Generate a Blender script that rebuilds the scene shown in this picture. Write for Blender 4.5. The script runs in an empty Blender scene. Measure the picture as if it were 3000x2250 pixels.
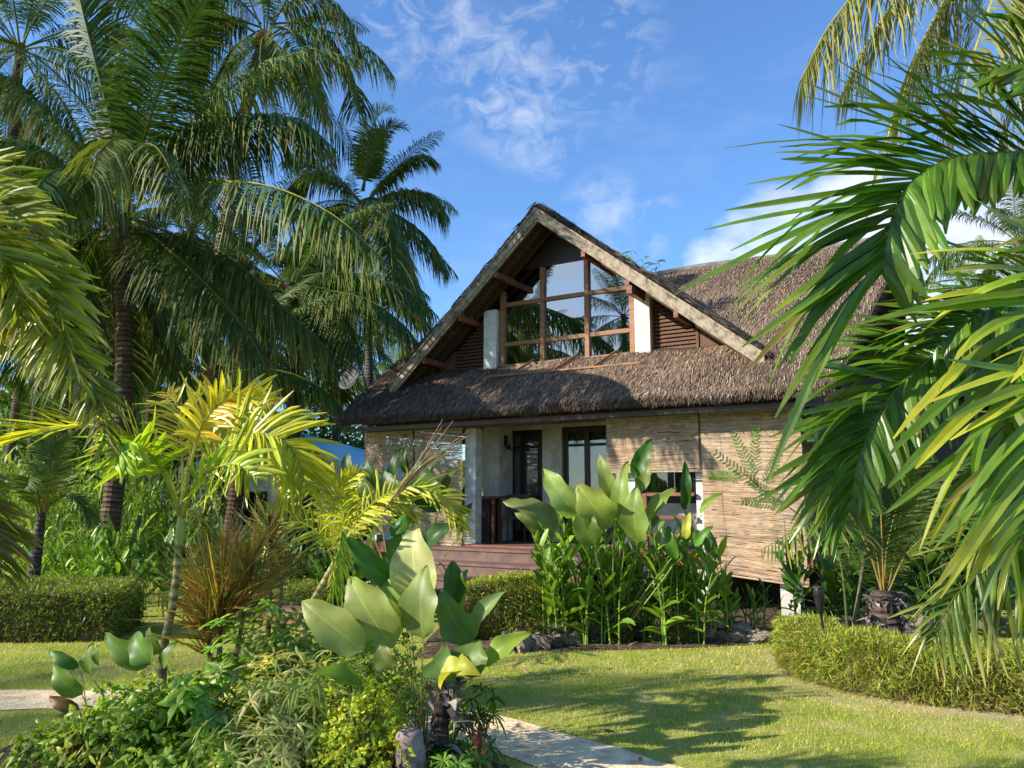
import bpy, math, random
import numpy as np
from mathutils import Vector, Matrix
R = math.radians
rng = np.random.default_rng(7)
random.seed(7)
SC = bpy.context.scene
COL = SC.collection

# ------------------------------------------------------------------ camera
FPX = 2254.0                       # focal length in pixels of a 3000 px wide frame
TH = math.atan(332 / 2254)         # upward tilt
CT, ST = math.cos(TH), math.sin(TH)
EYE = 1.6
cam = bpy.data.cameras.new('camera'); cam_o = bpy.data.objects.new('camera', cam); COL.objects.link(cam_o)
cam.sensor_width = 36; cam.lens = 36 * FPX / 3000; cam.clip_start = 0.05; cam.clip_end = 1500
cam_o.location = (0, 0, EYE); cam_o.rotation_euler = (R(90) + TH, 0, 0)
SC.camera = cam_o

# ------------------------------------------------------------------ light
SUN_EL = 27.5
SUN_DIR = Vector((-0.966, -0.259, 0)).normalized() * math.cos(R(SUN_EL)) + Vector((0, 0, math.sin(R(SUN_EL))))
sun = bpy.data.lights.new('sun', 'SUN'); sun.energy = 5.0; sun.angle = R(0.5); sun.color = (1.0, 0.93, 0.80)
sun_o = bpy.data.objects.new('sun', sun); COL.objects.link(sun_o)
sun_o.rotation_euler = SUN_DIR.to_track_quat('Z', 'Y').to_euler(); sun_o.location = (-20, -5, 20)

SC.view_settings.view_transform = 'Standard'; SC.view_settings.look = 'None'
SC.view_settings.exposure = 0.88; SC.view_settings.gamma = 1

def direction(u, v):
    x = (u - 1500) / FPX; y = -(v - 1125) / FPX
    d = Vector((x, CT - y * ST, ST + y * CT)); return d.normalized()

def make_world():
    w = bpy.data.worlds.new('World'); SC.world = w; w.use_nodes = True
    nt = w.node_tree; nt.nodes.clear(); N = nt.nodes.new; L = nt.links.new
    out = N('ShaderNodeOutputWorld'); bg = N('ShaderNodeBackground'); L(bg.outputs[0], out.inputs[0])
    bg.inputs[1].default_value = 0.092
    sky = N('ShaderNodeTexSky'); sky.sky_type = 'NISHITA'; sky.sun_disc = False
    sky.sun_elevation = R(SUN_EL); sky.sun_rotation = math.atan2(SUN_DIR.x, SUN_DIR.y)
    sky.air_density = 1.15; sky.dust_density = 0.35; sky.ozone_density = 2.2; sky.altitude = 0
    tc = N('ShaderNodeTexCoord')
    def math_(op, a, b=None, clamp=False):
        m = N('ShaderNodeMath'); m.operation = op; m.use_clamp = clamp
        for i, x in enumerate((a, b)):
            if x is None: continue
            if isinstance(x, (int, float)): m.inputs[i].default_value = x
            else: L(x, m.inputs[i])
        return m.outputs[0]
    def noise(scale, detail, rough, sc=(1, 1, 1), dist=0.0, rot=(0, 0, 0)):
        mp = N('ShaderNodeMapping'); mp.inputs['Scale'].default_value = sc; mp.inputs['Rotation'].default_value = rot
        L(tc.outputs['Generated'], mp.inputs[0])
        n = N('ShaderNodeTexNoise'); n.inputs['Scale'].default_value = scale; n.inputs['Detail'].default_value = detail
        n.inputs['Roughness'].default_value = rough; n.inputs['Distortion'].default_value = dist
        L(mp.outputs[0], n.inputs['Vector']); return n.outputs[0]
    def blob(u, v, r_out, r_in):
        d = direction(u, v)
        vm = N('ShaderNodeVectorMath'); vm.operation = 'DOT_PRODUCT'; L(tc.outputs['Generated'], vm.inputs[0]); vm.inputs[1].default_value = d
        mr = N('ShaderNodeMapRange'); mr.interpolation_type = 'SMOOTHSTEP'
        mr.inputs['From Min'].default_value = math.cos(R(r_out)); mr.inputs['From Max'].default_value = math.cos(R(r_in))
        L(vm.outputs['Value'], mr.inputs['Value']); return mr.outputs[0]
    def msum(lst):
        a = lst[0]
        for b in lst[1:]: a = math_('MAXIMUM', a, b)
        return a
    # thin high wisps
    wis = msum([blob(1350, 60, 7.5, 1), blob(1480, 190, 7, 1), blob(1700, 130, 7, 1), blob(1520, 330, 4.5, 1), blob(1600, 420, 3, .5), blob(1180, 60, 4, 1)])
    wn = noise(26, 7, .62, (1, 1, 1.5), .8); wn2 = noise(7, 3, .5)
    a = math_('SUBTRACT', math_('ADD', math_('MULTIPLY', wn, 1.0), math_('MULTIPLY', wn2, 1.0)), .92)
    a = math_('MULTIPLY', a, 2.3, True); wis = math_('MULTIPLY', math_('MULTIPLY', a, wis), .5)
    # thicker clouds behind the roof and to the right
    cu = msum([blob(2270, 740, 6.5, .5), blob(2560, 720, 8, 1), blob(2880, 700, 8, 1), blob(2160, 800, 5, 1), blob(2700, 900, 9, 4)])
    cn = noise(11, 8, .52, (1, 1, 1.6), .15)
    b = math_('SUBTRACT', math_('ADD', math_('MULTIPLY', cn, 1.0), math_('MULTIPLY', cu, .62)), .81)
    b = math_('MULTIPLY', b, 3.0, True); b = math_('MULTIPLY', b, .84)
    sm = msum([blob(1770, 620, 3.6, .5), blob(1900, 650, 3, .5)])
    sn = noise(20, 6, .55, (1, 1, 1.3), .3)
    c = math_('MULTIPLY', math_('MULTIPLY', math_('SUBTRACT', sn, .40), 3.2, True), sm); c = math_('MULTIPLY', c, .42)
    def blobd(d, r_out, r_in):
        vm = N('ShaderNodeVectorMath'); vm.operation = 'DOT_PRODUCT'; L(tc.outputs['Generated'], vm.inputs[0]); vm.inputs[1].default_value = Vector(d).normalized()
        mr = N('ShaderNodeMapRange'); mr.interpolation_type = 'SMOOTHSTEP'; mr.inputs['From Min'].default_value = math.cos(R(r_out)); mr.inputs['From Max'].default_value = math.cos(R(r_in)); L(vm.outputs['Value'], mr.inputs['Value']); return mr.outputs[0]
    bk = blobd((-.83, -.56, .33), 26, 10); bn = noise(5, 6, .55, (1, 1, 2)); d_ = math_('MULTIPLY', math_('MULTIPLY', math_('SUBTRACT', math_('ADD', bn, .25), .40), 3.0, True), bk); d_ = math_('MULTIPLY', d_, .62)
    hz = noise(5, 5, .6, (1, 1, 3)); hz = math_('MULTIPLY', math_('SUBTRACT', hz, .55), .4, True)
    tot = math_('ADD', msum([wis, b, c, d_]), hz, True)
    # scattered clouds over the rest of the dome (seen only in reflections)
    mx = N('ShaderNodeMix'); mx.data_type = 'RGBA'; L(tot, mx.inputs['Factor'])
    hs = N('ShaderNodeMix'); hs.data_type = 'RGBA'; hs.blend_type = 'MULTIPLY'; hs.inputs['Factor'].default_value = 1
    L(sky.outputs[0], hs.inputs['A']); hs.inputs['B'].default_value = (.80, 1.12, 1.52, 1)
    L(hs.outputs['Result'], mx.inputs['A']); mx.inputs['B'].default_value = (6.3, 6.6, 6.9, 1)
    L(mx.outputs['Result'], bg.inputs[0])
make_world()

# ------------------------------------------------------------------ photo pixel -> place in the world
def P(u, v, Y):
    x = (u - 1500) / FPX; y = -(v - 1125) / FPX
    d = np.array([x, CT - y * ST, ST + y * CT]); return np.array([0, 0, EYE]) + d * (Y / d[1])
def G(u, v, z=0.0):
    x = (u - 1500) / FPX; y = -(v - 1125) / FPX
    d = np.array([x, CT - y * ST, ST + y * CT]); return np.array([0, 0, EYE]) + d * ((z - EYE) / d[2])

# ------------------------------------------------------------------ mesh builder
def nrm(a):
    a = np.asarray(a, float); l = np.linalg.norm(a, axis=-1, keepdims=True); return a / np.maximum(l, 1e-9)

class MB:
    def __init__(s): s.V = []; s.Q = []; s.T = []; s.C = []; s.U = []; s.n = 0
    def add(s, V, Q=None, T=None, C=(0.5, 0.5, 0.5), U=None):
        V = np.asarray(V, float).reshape(-1, 3); k = len(V)
        C = np.asarray(C, float)
        C = np.broadcast_to(C, (k, 3)) if C.ndim == 1 else C.reshape(-1, 3)
        s.V.append(V); s.C.append(C)
        s.U.append(np.zeros((k, 2)) if U is None else np.asarray(U, float).reshape(-1, 2))
        if Q is not None and len(Q): s.Q.append(np.asarray(Q, int).reshape(-1, 4) + s.n)
        if T is not None and len(T): s.T.append(np.asarray(T, int).reshape(-1, 3) + s.n)
        s.n += k
    def box(s, x0, x1, y0, y1, z0, z1, c=(.5, .5, .5)):
        V = [(x0, y0, z0), (x1, y0, z0), (x1, y1, z0), (x0, y1, z0), (x0, y0, z1), (x1, y0, z1), (x1, y1, z1), (x0, y1, z1)]
        s.add(V, [(0, 3, 2, 1), (4, 5, 6, 7), (0, 1, 5, 4), (1, 2, 6, 5), (2, 3, 7, 6), (3, 0, 4, 7)], C=c)
    def beam(s, p0, p1, w, h, side=None, c=(.5, .5, .5)):
        p0 = np.array(p0, float); p1 = np.array(p1, float); d = nrm(p1 - p0)
        a = np.array(side if side is not None else (0, 0, 1), float); a = a - d * (a @ d)
        if np.linalg.norm(a) < 1e-4: a = np.array((1., 0, 0)) - d * d[0]
        a = nrm(a); b = np.cross(d, a)
        V = []
        for p in (p0, p1):
            for i, j in ((-1, -1), (1, -1), (1, 1), (-1, 1)): V.append(p + b * i * w / 2 + a * j * h / 2)
        s.add(V, [(0, 3, 2, 1), (4, 5, 6, 7), (0, 1, 5, 4), (1, 2, 6, 5), (2, 3, 7, 6), (3, 0, 4, 7)], C=c)
    def tube(s, pts, rad, sides=6, c=(.5, .5, .5), cap=True):
        pts = np.asarray(pts, float); K = len(pts); rad = np.broadcast_to(np.asarray(rad, float), (K,))
        T = np.gradient(pts, axis=0); T = nrm(T)
        ref = np.array((0., 1, 0)) if abs(T[0, 2]) > .7 else np.array((0., 0, 1))
        A = nrm(np.cross(T, ref)); B = np.cross(T, A)
        an = np.linspace(0, 2 * np.pi, sides, endpoint=False)
        V = pts[:, None] + rad[:, None, None] * (np.cos(an)[None, :, None] * A[:, None] + np.sin(an)[None, :, None] * B[:, None])
        i = np.arange(K - 1)[:, None] * sides; j = np.arange(sides)[None]; jn = (j + 1) % sides
        Q = np.stack([i + j, i + jn, i + sides + jn, i + sides + j], -1).reshape(-1, 4)
        cc = np.asarray(c, float)
        if cc.ndim == 2: cc = np.repeat(cc, sides, axis=0)
        k0 = K * sides; VV = V.reshape(-1, 3); Tt = []
        if cap:
            VV = np.vstack([VV, pts[0], pts[-1]])
            for a in range(sides):
                b = (a + 1) % sides
                Tt += [(k0, b, a), (k0 + 1, (K - 1) * sides + a, (K - 1) * sides + b)]
            if cc.ndim == 2: cc = np.vstack([cc, cc[0], cc[-1]])
        s.add(VV, Q, Tt, cc)
    def strips(s, P0, D, W, L, w, droop, col, tip=None, segs=3, fold=0.0, prof=None, tippow=2.0, curl=None):
        """N ribbon leaves at once."""
        P0 = np.asarray(P0, float); N = len(P0); D = nrm(D); W = np.asarray(W, float)
        L = np.broadcast_to(L, (N,)); w = np.broadcast_to(w, (N,)); droop = np.broadcast_to(droop, (N,))
        x = np.linspace(0, 1, segs + 1)
        if prof is None: prof = np.interp(x, [0, .18, .5, .8, 1], [.45, .95, 1, .72, .04])
        else: prof = np.interp(x, *prof)
        g = np.array((0, 0, -1.0))
        pos = P0[:, None] + D[:, None] * (L[:, None] * x)[..., None] + g * (droop * L)[:, None, None] * (x ** 2)[None, :, None]
        pos[..., :2] -= (D[:, None, :2] * (np.clip(droop, 0, 2) * L * .28)[:, None, None] * (x ** 2)[None, :, None])
        if curl is not None: pos += curl[:, None] * (L[:, None] * x ** 2)[..., None]
        Tn = nrm(np.gradient(pos, axis=1))
        Wv = nrm(W[:, None] - Tn * np.sum(W[:, None] * Tn, -1, keepdims=True))
        hw = (w[:, None] * prof[None] / 2)[..., None]
        col = np.asarray(col, float); col = np.broadcast_to(col, (N, 3))
        tp = col if tip is None else np.broadcast_to(np.asarray(tip, float), (N, 3))
        t = (x ** tippow)[None, :, None]; C = col[:, None] * (1 - t) + tp[:, None] * t
        if fold:
            Nn = np.cross(Tn, Wv); ctr = pos - Nn * hw * fold
            V = np.stack([pos - Wv * hw, ctr, pos + Wv * hw], 2); k = 3
        else:
            V = np.stack([pos - Wv * hw, pos + Wv * hw], 2); k = 2
        C = np.repeat(C[:, :, None], k, 2)
        b = (np.arange(N) * (segs + 1) * k)[:, None, None] + (np.arange(segs) * k)[None, :, None] + np.arange(k - 1)[None, None]
        Q = np.stack([b, b + 1, b + k + 1, b + k], -1).reshape(-1, 4)
        s.add(V.reshape(-1, 3), Q, None, C.reshape(-1, 3))
    def build(s, name, mat, parent=None, smooth=False, uv=False, loc=None, mesh_only=False):
        me = bpy.data.meshes.new(name)
        V = np.vstack(s.V).astype(np.float32); C = np.vstack(s.C)
        Q = np.vstack(s.Q) if s.Q else np.zeros((0, 4), int); T = np.vstack(s.T) if s.T else np.zeros((0, 3), int)
        me.vertices.add(len(V)); me.vertices.foreach_set('co', V.ravel())
        nl = Q.size + T.size; me.loops.add(nl)
        me.loops.foreach_set('vertex_index', np.concatenate([Q.ravel(), T.ravel()]).astype(np.int32))
        me.polygons.add(len(Q) + len(T))
        st = np.concatenate([np.arange(len(Q)) * 4, len(Q) * 4 + np.arange(len(T)) * 3]).astype(np.int32)
        me.polygons.foreach_set('loop_start', st)
        me.polygons.foreach_set('loop_total', np.concatenate([np.full(len(Q), 4), np.full(len(T), 3)]).astype(np.int32))
        me.polygons.foreach_set('use_smooth', np.full(len(Q) + len(T), bool(smooth)))
        me.update(calc_edges=True)
        at = me.color_attributes.new('col', 'FLOAT_COLOR', 'POINT')
        c4 = np.ones((len(V), 4), np.float32); c4[:, :3] = np.clip(C, 0, 1); at.data.foreach_set('color', c4.ravel())
        if uv:
            a2 = me.attributes.new('st', 'FLOAT2', 'POINT'); a2.data.foreach_set('vector', np.vstack(s.U).astype(np.float32).ravel())
        me.materials.append(mat)
        if mesh_only: return me
        o = bpy.data.objects.new(name, me); COL.objects.link(o)
        if parent: o.parent = parent
        if loc is not None: o.location = loc
        return o

def tag(o, label=None, cat=None, group=None, kind=None):
    if label: o['label'] = label
    if cat: o['category'] = cat
    if group: o['group'] = group
    if kind: o['kind'] = kind
    return o
def empty(name, loc=(0, 0, 0), rz=0.0, label=None, cat=None, group=None):
    o = bpy.data.objects.new(name, None); COL.objects.link(o); o.empty_display_size = .2
    o.location = Vector([float(a) for a in loc]); o.rotation_euler = (0, 0, rz); return tag(o, label, cat, group)
def child(mb, name, mat, root, **k):
    """mesh given in world coordinates, parented to a root that only has a location"""
    off = np.array(root.location)
    mb.V = [v - off for v in mb.V]
    return mb.build(name, mat, root, **k)

# ------------------------------------------------------------------ materials
def base_mat(name):
    m = bpy.data.materials.new(name); m.use_nodes = True; nt = m.node_tree; nt.nodes.clear()
    out = nt.nodes.new('ShaderNodeOutputMaterial'); return m, nt, out
def leaf_mat(name, rough=.42, trans=.32, spec=.5, tint=(1.15, 1.25, .55), veins=0.0):
    m, nt, out = base_mat(name); N = nt.nodes.new; L = nt.links.new
    at = N('ShaderNodeAttribute'); at.attribute_name = 'col'
    cs = at.outputs['Color']
    tcn = N('ShaderNodeTexCoord'); ns = N('ShaderNodeTexNoise'); ns.inputs['Scale'].default_value = 9; ns.inputs['Detail'].default_value = 3
    L(tcn.outputs['Object'], ns.inputs['Vector'])
    mr = N('ShaderNodeMapRange'); mr.inputs['From Min'].default_value = .3; mr.inputs['From Max'].default_value = .7
    mr.inputs['To Min'].default_value = .8; mr.inputs['To Max'].default_value = 1.18; L(ns.outputs[0], mr.inputs['Value'])
    wm = N('ShaderNodeVectorMath'); wm.operation = 'MULTIPLY'; L(cs, wm.inputs[0]); wm.inputs[1].default_value = (1.02, 1.0, .62); cs = wm.outputs[0]
    vs = N('ShaderNodeVectorMath'); vs.operation = 'SCALE'; L(cs, vs.inputs[0]); L(mr.outputs[0], vs.inputs['Scale']); cs = vs.outputs[0]
    pb = N('ShaderNodeBsdfPrincipled'); pb.inputs['Roughness'].default_value = rough; pb.inputs['Specular IOR Level'].default_value = spec
    if veins:
        a2 = N('ShaderNodeAttribute'); a2.attribute_name = 'st'; sp = N('ShaderNodeSeparateXYZ'); L(a2.outputs['Vector'], sp.inputs[0])
        ab = N('ShaderNodeMath'); ab.operation = 'ABSOLUTE'; L(sp.outputs[0], ab.inputs[0])
        mu = N('ShaderNodeMath'); mu.operation = 'MULTIPLY_ADD'; L(ab.outputs[0], mu.inputs[0]); mu.inputs[1].default_value = -.35
        mv = N('ShaderNodeMath'); mv.operation = 'ADD'; L(sp.outputs[1], mv.inputs[0]); L(mu.outputs[0], mv.inputs[1]); mu.inputs[2].default_value = 0
        si = N('ShaderNodeMath'); si.operation = 'MULTIPLY'; L(mv.outputs[0], si.inputs[0]); si.inputs[1].default_value = 150
        sn = N('ShaderNodeMath'); sn.operation = 'SINE'; L(si.outputs[0], sn.inputs[0])
        mid = N('ShaderNodeMapRange'); mid.inputs['From Min'].default_value = 0; mid.inputs['From Max'].default_value = .05; mid.inputs['To Min'].default_value = 1.0; mid.inputs['To Max'].default_value = 0; L(ab.outputs[0], mid.inputs['Value'])
        k = N('ShaderNodeMath'); k.operation = 'MULTIPLY_ADD'; L(sn.outputs[0], k.inputs[0]); k.inputs[1].default_value = veins; k.inputs[2].default_value = 1.0
        k2 = N('ShaderNodeMath'); k2.operation = 'MULTIPLY_ADD'; L(mid.outputs[0], k2.inputs[0]); k2.inputs[1].default_value = .45; L(k.outputs[0], k2.inputs[2])
        v2 = N('ShaderNodeVectorMath'); v2.operation = 'SCALE'; L(cs, v2.inputs[0]); L(k2.outputs[0], v2.inputs['Scale']); cs = v2.outputs[0]
        bp = N('ShaderNodeBump'); bp.inputs['Strength'].default_value = .25; bp.inputs['Distance'].default_value = .004; L(k2.outputs[0], bp.inputs['Height']); L(bp.outputs[0], pb.inputs['Normal'])
    if veins:      # brown flecks and scorched patches of old leaves
        n3 = N('ShaderNodeTexNoise'); n3.inputs['Scale'].default_value = 16; n3.inputs['Detail'].default_value = 7; n3.inputs['Roughness'].default_value = .7; L(tcn.outputs['Object'], n3.inputs['Vector'])
        m3 = N('ShaderNodeMapRange'); m3.inputs['From Min'].default_value = .64; m3.inputs['From Max'].default_value = .72; L(n3.outputs[0], m3.inputs['Value'])
        bm_ = N('ShaderNodeMix'); bm_.data_type = 'RGBA'; L(m3.outputs[0], bm_.inputs['Factor']); L(cs, bm_.inputs['A']); bm_.inputs['B'].default_value = (.30, .20, .07, 1); cs = bm_.outputs['Result']
    L(cs, pb.inputs['Base Color'])
    tr = N('ShaderNodeBsdfTranslucent'); tm = N('ShaderNodeVectorMath'); tm.operation = 'MULTIPLY'; L(cs, tm.inputs[0]); tm.inputs[1].default_value = tint; L(tm.outputs[0], tr.inputs[0])
    mx = N('ShaderNodeMixShader'); mx.inputs[0].default_value = trans; L(pb.outputs[0], mx.inputs[1]); L(tr.outputs[0], mx.inputs[2]); L(mx.outputs[0], out.inputs[0])
    return m
def surf_mat(name, c1, c2=None, scale=8.0, rough=.8, spec=.25, bump=.0, stretch=(1, 1, 1), detail=5, lo=.35, hi=.65, attr=False, bscale=None, bdist=.01, c3=None, metal=0.0):
    m, nt, out = base_mat(name); N = nt.nodes.new; L = nt.links.new
    pb = N('ShaderNodeBsdfPrincipled'); L(pb.outputs[0], out.inputs[0]); pb.inputs['Roughness'].default_value = rough; pb.inputs['Specular IOR Level'].default_value = spec; pb.inputs['Metallic'].default_value = metal
    tc = N('ShaderNodeTexCoord'); mp = N('ShaderNodeMapping'); mp.inputs['Scale'].default_value = stretch; L(tc.outputs['Object'], mp.inputs[0])
    ns = N('ShaderNodeTexNoise'); ns.inputs['Scale'].default_value = scale; ns.inputs['Detail'].default_value = detail; ns.inputs['Roughness'].default_value = .62; L(mp.outputs[0], ns.inputs['Vector'])
    cr = N('ShaderNodeValToRGB'); cr.color_ramp.elements[0].position = lo; cr.color_ramp.elements[1].position = hi
    cr.color_ramp.elements[0].color = (*c1, 1); cr.color_ramp.elements[1].color = (*(c2 or c1), 1)
    if c3: e = cr.color_ramp.elements.new((lo + hi) / 2); e.color = (*c3, 1)
    L(ns.outputs[0], cr.inputs[0]); src = cr.outputs[0]
    if attr:
        at = N('ShaderNodeAttribute'); at.attribute_name = 'col'; vm = N('ShaderNodeMix'); vm.data_type = 'RGBA'; vm.blend_type = 'MULTIPLY'; vm.inputs['Factor'].default_value = 1
        L(src, vm.inputs['A']); L(at.outputs['Color'], vm.inputs['B']); src = vm.outputs['Result']
    L(src, pb.inputs['Base Color'])
    if bump:
        n2 = N('ShaderNodeTexNoise'); n2.inputs['Scale'].default_value = bscale or scale * 2.5; n2.inputs['Detail'].default_value = 6; L(mp.outputs[0], n2.inputs['Vector'])
        bp = N('ShaderNodeBump'); bp.inputs['Strength'].default_value = bump; bp.inputs['Distance'].default_value = bdist; L(n2.outputs[0], bp.inputs['Height']); L(bp.outputs[0], pb.inputs['Normal'])
    return m
WH = (1, 1, 1)
M = {}
M['palm'] = leaf_mat('palm_leaf', .52, .27, .18)
M['far_leaf'] = leaf_mat('tree_leaf', .5, .35, .3)
M['yellow'] = leaf_mat('yellow_palm_leaf', .38, .42, .45, (1.15, 1.15, .5))
M['near'] = leaf_mat('broad_palm_leaf', .33, .36, .6, (1.2, 1.3, .4))
M['broad'] = leaf_mat('broad_leaf', .42, .40, .32, (1.2, 1.3, .5), veins=.06)
M['shrub'] = leaf_mat('shrub_leaf', .42, .33, .4)
M['grass'] = leaf_mat('grass_blade', .5, .38, .25)
M['bark'] = surf_mat('palm_bark', (.45, .42, .38), (1, .95, .88), 6, .9, .15, .6, (1, 1, 3), attr=True, bdist=.02)
M['stem'] = surf_mat('green_stem', (.8, .8, .8), (1, 1, 1), 12, .5, .4, .1, attr=True)
M['thatch'] = surf_mat('thatch_body', (.035, .024, .019), (.12, .085, .065), 30, .95, .1, .8, (6, 1, 1), bdist=.02)
M['straw'] = surf_mat('thatch_straw', (.7, .7, .7), (1, 1, 1), 20, .85, .2, attr=True)
M['wall'] = surf_mat('white_wall', (.52, .50, .43), (.76, .75, .70), 5, .85, .2, .15)
M['redwood'] = surf_mat('red_wood', (.13, .045, .022), (.24, .09, .045), 5, .55, .35, .3, (1, 1, 8))
M['frame'] = surf_mat('window_wood', (.19, .08, .033), (.32, .145, .06), 6, .45, .4, .2, (1, 1, 6))
M['dark'] = surf_mat('dark_wood', (.018, .010, .008), (.035, .020, .015), 6, .4, .4, .1, (1, 1, 6))
M['louvre'] = surf_mat('louvre_wood', (.075, .034, .02), (.15, .072, .042), 9, .6, .3, .2, (5, 1, 1))
M['soffit'] = surf_mat('soffit_wood', (.045, .026, .018), (.085, .05, .033), 9, .8, .2, .3, (4, 1, 1))
M['barge'] = surf_mat('weathered_board', (.10, .075, .055), (.38, .31, .235), 7, .85, .2, .6, (1.5, 1.5, 1.5), lo=.3, hi=.62, bdist=.01, c3=(.27, .215, .16))
M['deck'] = surf_mat('painted_deck', (.11, .062, .052), (.18, .11, .092), 5, .6, .3, .15, (1, 4, 1))
M['bamboo'] = surf_mat('bamboo_reed', (.72, .70, .66), (1, 1, 1), 6, .6, .3, attr=True)
M['curtain'] = surf_mat('curtain_cloth', (.62, .64, .6), (.7, .72, .68), 4, .9, .1)
M['metal'] = surf_mat('black_metal', (.012, .012, .013), (.03, .03, .032), 9, .35, .5, metal=.3)
M['dish'] = surf_mat('dish_grey', (.022, .025, .025), (.05, .05, .05), 5, .6, .4)
M['blue'] = surf_mat('blue_roof_sheet', (.06, .50, .72), (.10, .60, .80), 3, .35, .5)
M['cement'] = surf_mat('concrete_post', (.42, .40, .36), (.58, .56, .51), 5, .9, .15, .3)
M['hutroof'] = surf_mat('grey_roof', (.12, .115, .11), (.2, .19, .18), 8, .9, .1, .4)
M['rock'] = surf_mat('coral_rock', (.16, .13, .10), (.68, .60, .47), 9, .95, .1, .9, (1, 1, 1), 8, attr=True, bdist=.03, c3=(.32, .27, .2))
M['soil'] = surf_mat('dark_soil', (.05, .035, .022), (.15, .11, .075), 9, .95, .1, .9, bdist=.03)
M['sand'] = surf_mat('sand', (.54, .38, .22), (.90, .70, .44), 7, .95, .1, .5, bscale=45, bdist=.02, c3=(.76, .57, .35))
M['stump'] = surf_mat('cut_stump', (.20, .15, .13), (.34, .26, .23), 14, .9, .1, .5)
M['deadleaf'] = surf_mat('dry_frond', (.7, .7, .7), (1, 1, 1), 12, .85, .15, attr=True)
M['cable'] = surf_mat('black_plastic', (.01, .01, .01), (.015, .015, .015), 5, .4, .4)
def glass_mat(name, refl, tint):
    m, nt, out = base_mat(name); N = nt.nodes.new; L = nt.links.new
    gl = N('ShaderNodeBsdfGlossy'); gl.inputs['Roughness'].default_value = .01; gl.inputs['Color'].default_value = (.95, .96, .97, 1)
    tr = N('ShaderNodeBsdfTransparent'); tr.inputs[0].default_value = (*tint, 1)
    fr = N('ShaderNodeFresnel'); fr.inputs[0].default_value = 1.5; ad = N('ShaderNodeMath'); ad.operation = 'ADD'; ad.use_clamp = True; L(fr.outputs[0], ad.inputs[0]); ad.inputs[1].default_value = refl
    mx = N('ShaderNodeMixShader'); L(ad.outputs[0], mx.inputs[0]); L(tr.outputs[0], mx.inputs[1]); L(gl.outputs[0], mx.inputs[2]); L(mx.outputs[0], out.inputs[0]); return m
M['glass'] = glass_mat('window_glass', .30, (.5, .5, .5))
M['glass2'] = glass_mat('door_glass', .07, (.62, .66, .66))

# ------------------------------------------------------------------ ground
def lawn_mat():
    m, nt, out = base_mat('lawn'); N = nt.nodes.new; L = nt.links.new
    pb = N('ShaderNodeBsdfPrincipled'); L(pb.outputs[0], out.inputs[0]); pb.inputs['Roughness'].default_value = .9; pb.inputs['Specular IOR Level'].default_value = .1
    tc = N('ShaderNodeTexCoord')
    def ns(sc, d, r=.6):
        n = N('ShaderNodeTexNoise'); n.inputs['Scale'].default_value = sc; n.inputs['Detail'].default_value = d; n.inputs['Roughness'].default_value = r; L(tc.outputs['Object'], n.inputs['Vector']); return n.outputs[0]
    def ramp(src, els):
        r = N('ShaderNodeValToRGB'); r.color_ramp.elements[0].position = els[0][0]; r.color_ramp.elements[0].color = (*els[0][1], 1)
        r.color_ramp.elements[1].position = els[-1][0]; r.color_ramp.elements[1].color = (*els[-1][1], 1)
        for p, c in els[1:-1]: e = r.color_ramp.elements.new(p); e.color = (*c, 1)
        L(src, r.inputs[0]); return r.outputs[0]
    g = ramp(ns(2.2, 8, .7), [(.33, (.22, .28, .05)), (.5, (.34, .37, .08)), (.66, (.50, .44, .18))])
    f = ramp(ns(60, 4, .7), [(.3, (.5, .5, .5)), (.7, (1.25, 1.25, 1.2))])
    mx = N('ShaderNodeMix'); mx.data_type = 'RGBA'; mx.blend_type = 'MULTIPLY'; mx.inputs['Factor'].default_value = 1; L(g, mx.inputs['A']); L(f, mx.inputs['B'])
    mp = N('ShaderNodeMapping'); mp.vector_type = 'POINT'; mp.inputs['Location'].default_value = (-4.62 / 2.3, -7.3 / 1.70, 0); mp.inputs['Scale'].default_value = (1 / 2.3, 1 / 1.70, 0); L(tc.outputs['Object'], mp.inputs[0])
    ln = N('ShaderNodeVectorMath'); ln.operation = 'LENGTH'; L(mp.outputs[0], ln.inputs[0])
    ad = N('ShaderNodeMath'); ad.operation = 'MULTIPLY_ADD'; L(ns(3.0, 6, .7), ad.inputs[0]); ad.inputs[1].default_value = .55; L(ln.outputs['Value'], ad.inputs[2])
    dm = N('ShaderNodeMapRange'); dm.inputs['From Min'].default_value = 1.36; dm.inputs['From Max'].default_value = 1.10; L(ad.outputs[0], dm.inputs['Value'])
    dry = ramp(ns(14, 6, .7), [(.3, (.36, .27, .16)), (.7, (.62, .49, .33))])
    m2 = N('ShaderNodeMix'); m2.data_type = 'RGBA'; L(dm.outputs[0], m2.inputs['Factor']); L(mx.outputs['Result'], m2.inputs['A']); L(dry, m2.inputs['B'])
    L(m2.outputs['Result'], pb.inputs['Base Color'])
    bp = N('ShaderNodeBump'); bp.inputs['Strength'].default_value = .7; bp.inputs['Distance'].default_value = .02; L(ns(90, 5), bp.inputs['Height']); L(bp.outputs[0], pb.inputs['Normal'])
    return m
M['lawn'] = lawn_mat()
def value_noise(x, y, s, seed=0):
    r = np.random.default_rng(seed); T = r.random((64, 64)); x = x * s; y = y * s
    xi = np.floor(x).astype(int); yi = np.floor(y).astype(int); fx = x - xi; fy = y - yi; fx = fx * fx * (3 - 2 * fx); fy = fy * fy * (3 - 2 * fy)
    a = T[xi % 64, yi % 64]; b = T[(xi + 1) % 64, yi % 64]; c = T[xi % 64, (yi + 1) % 64]; d = T[(xi + 1) % 64, (yi + 1) % 64]
    return (a * (1 - fx) + b * fx) * (1 - fy) + (c * (1 - fx) + d * fx) * fy
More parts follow.
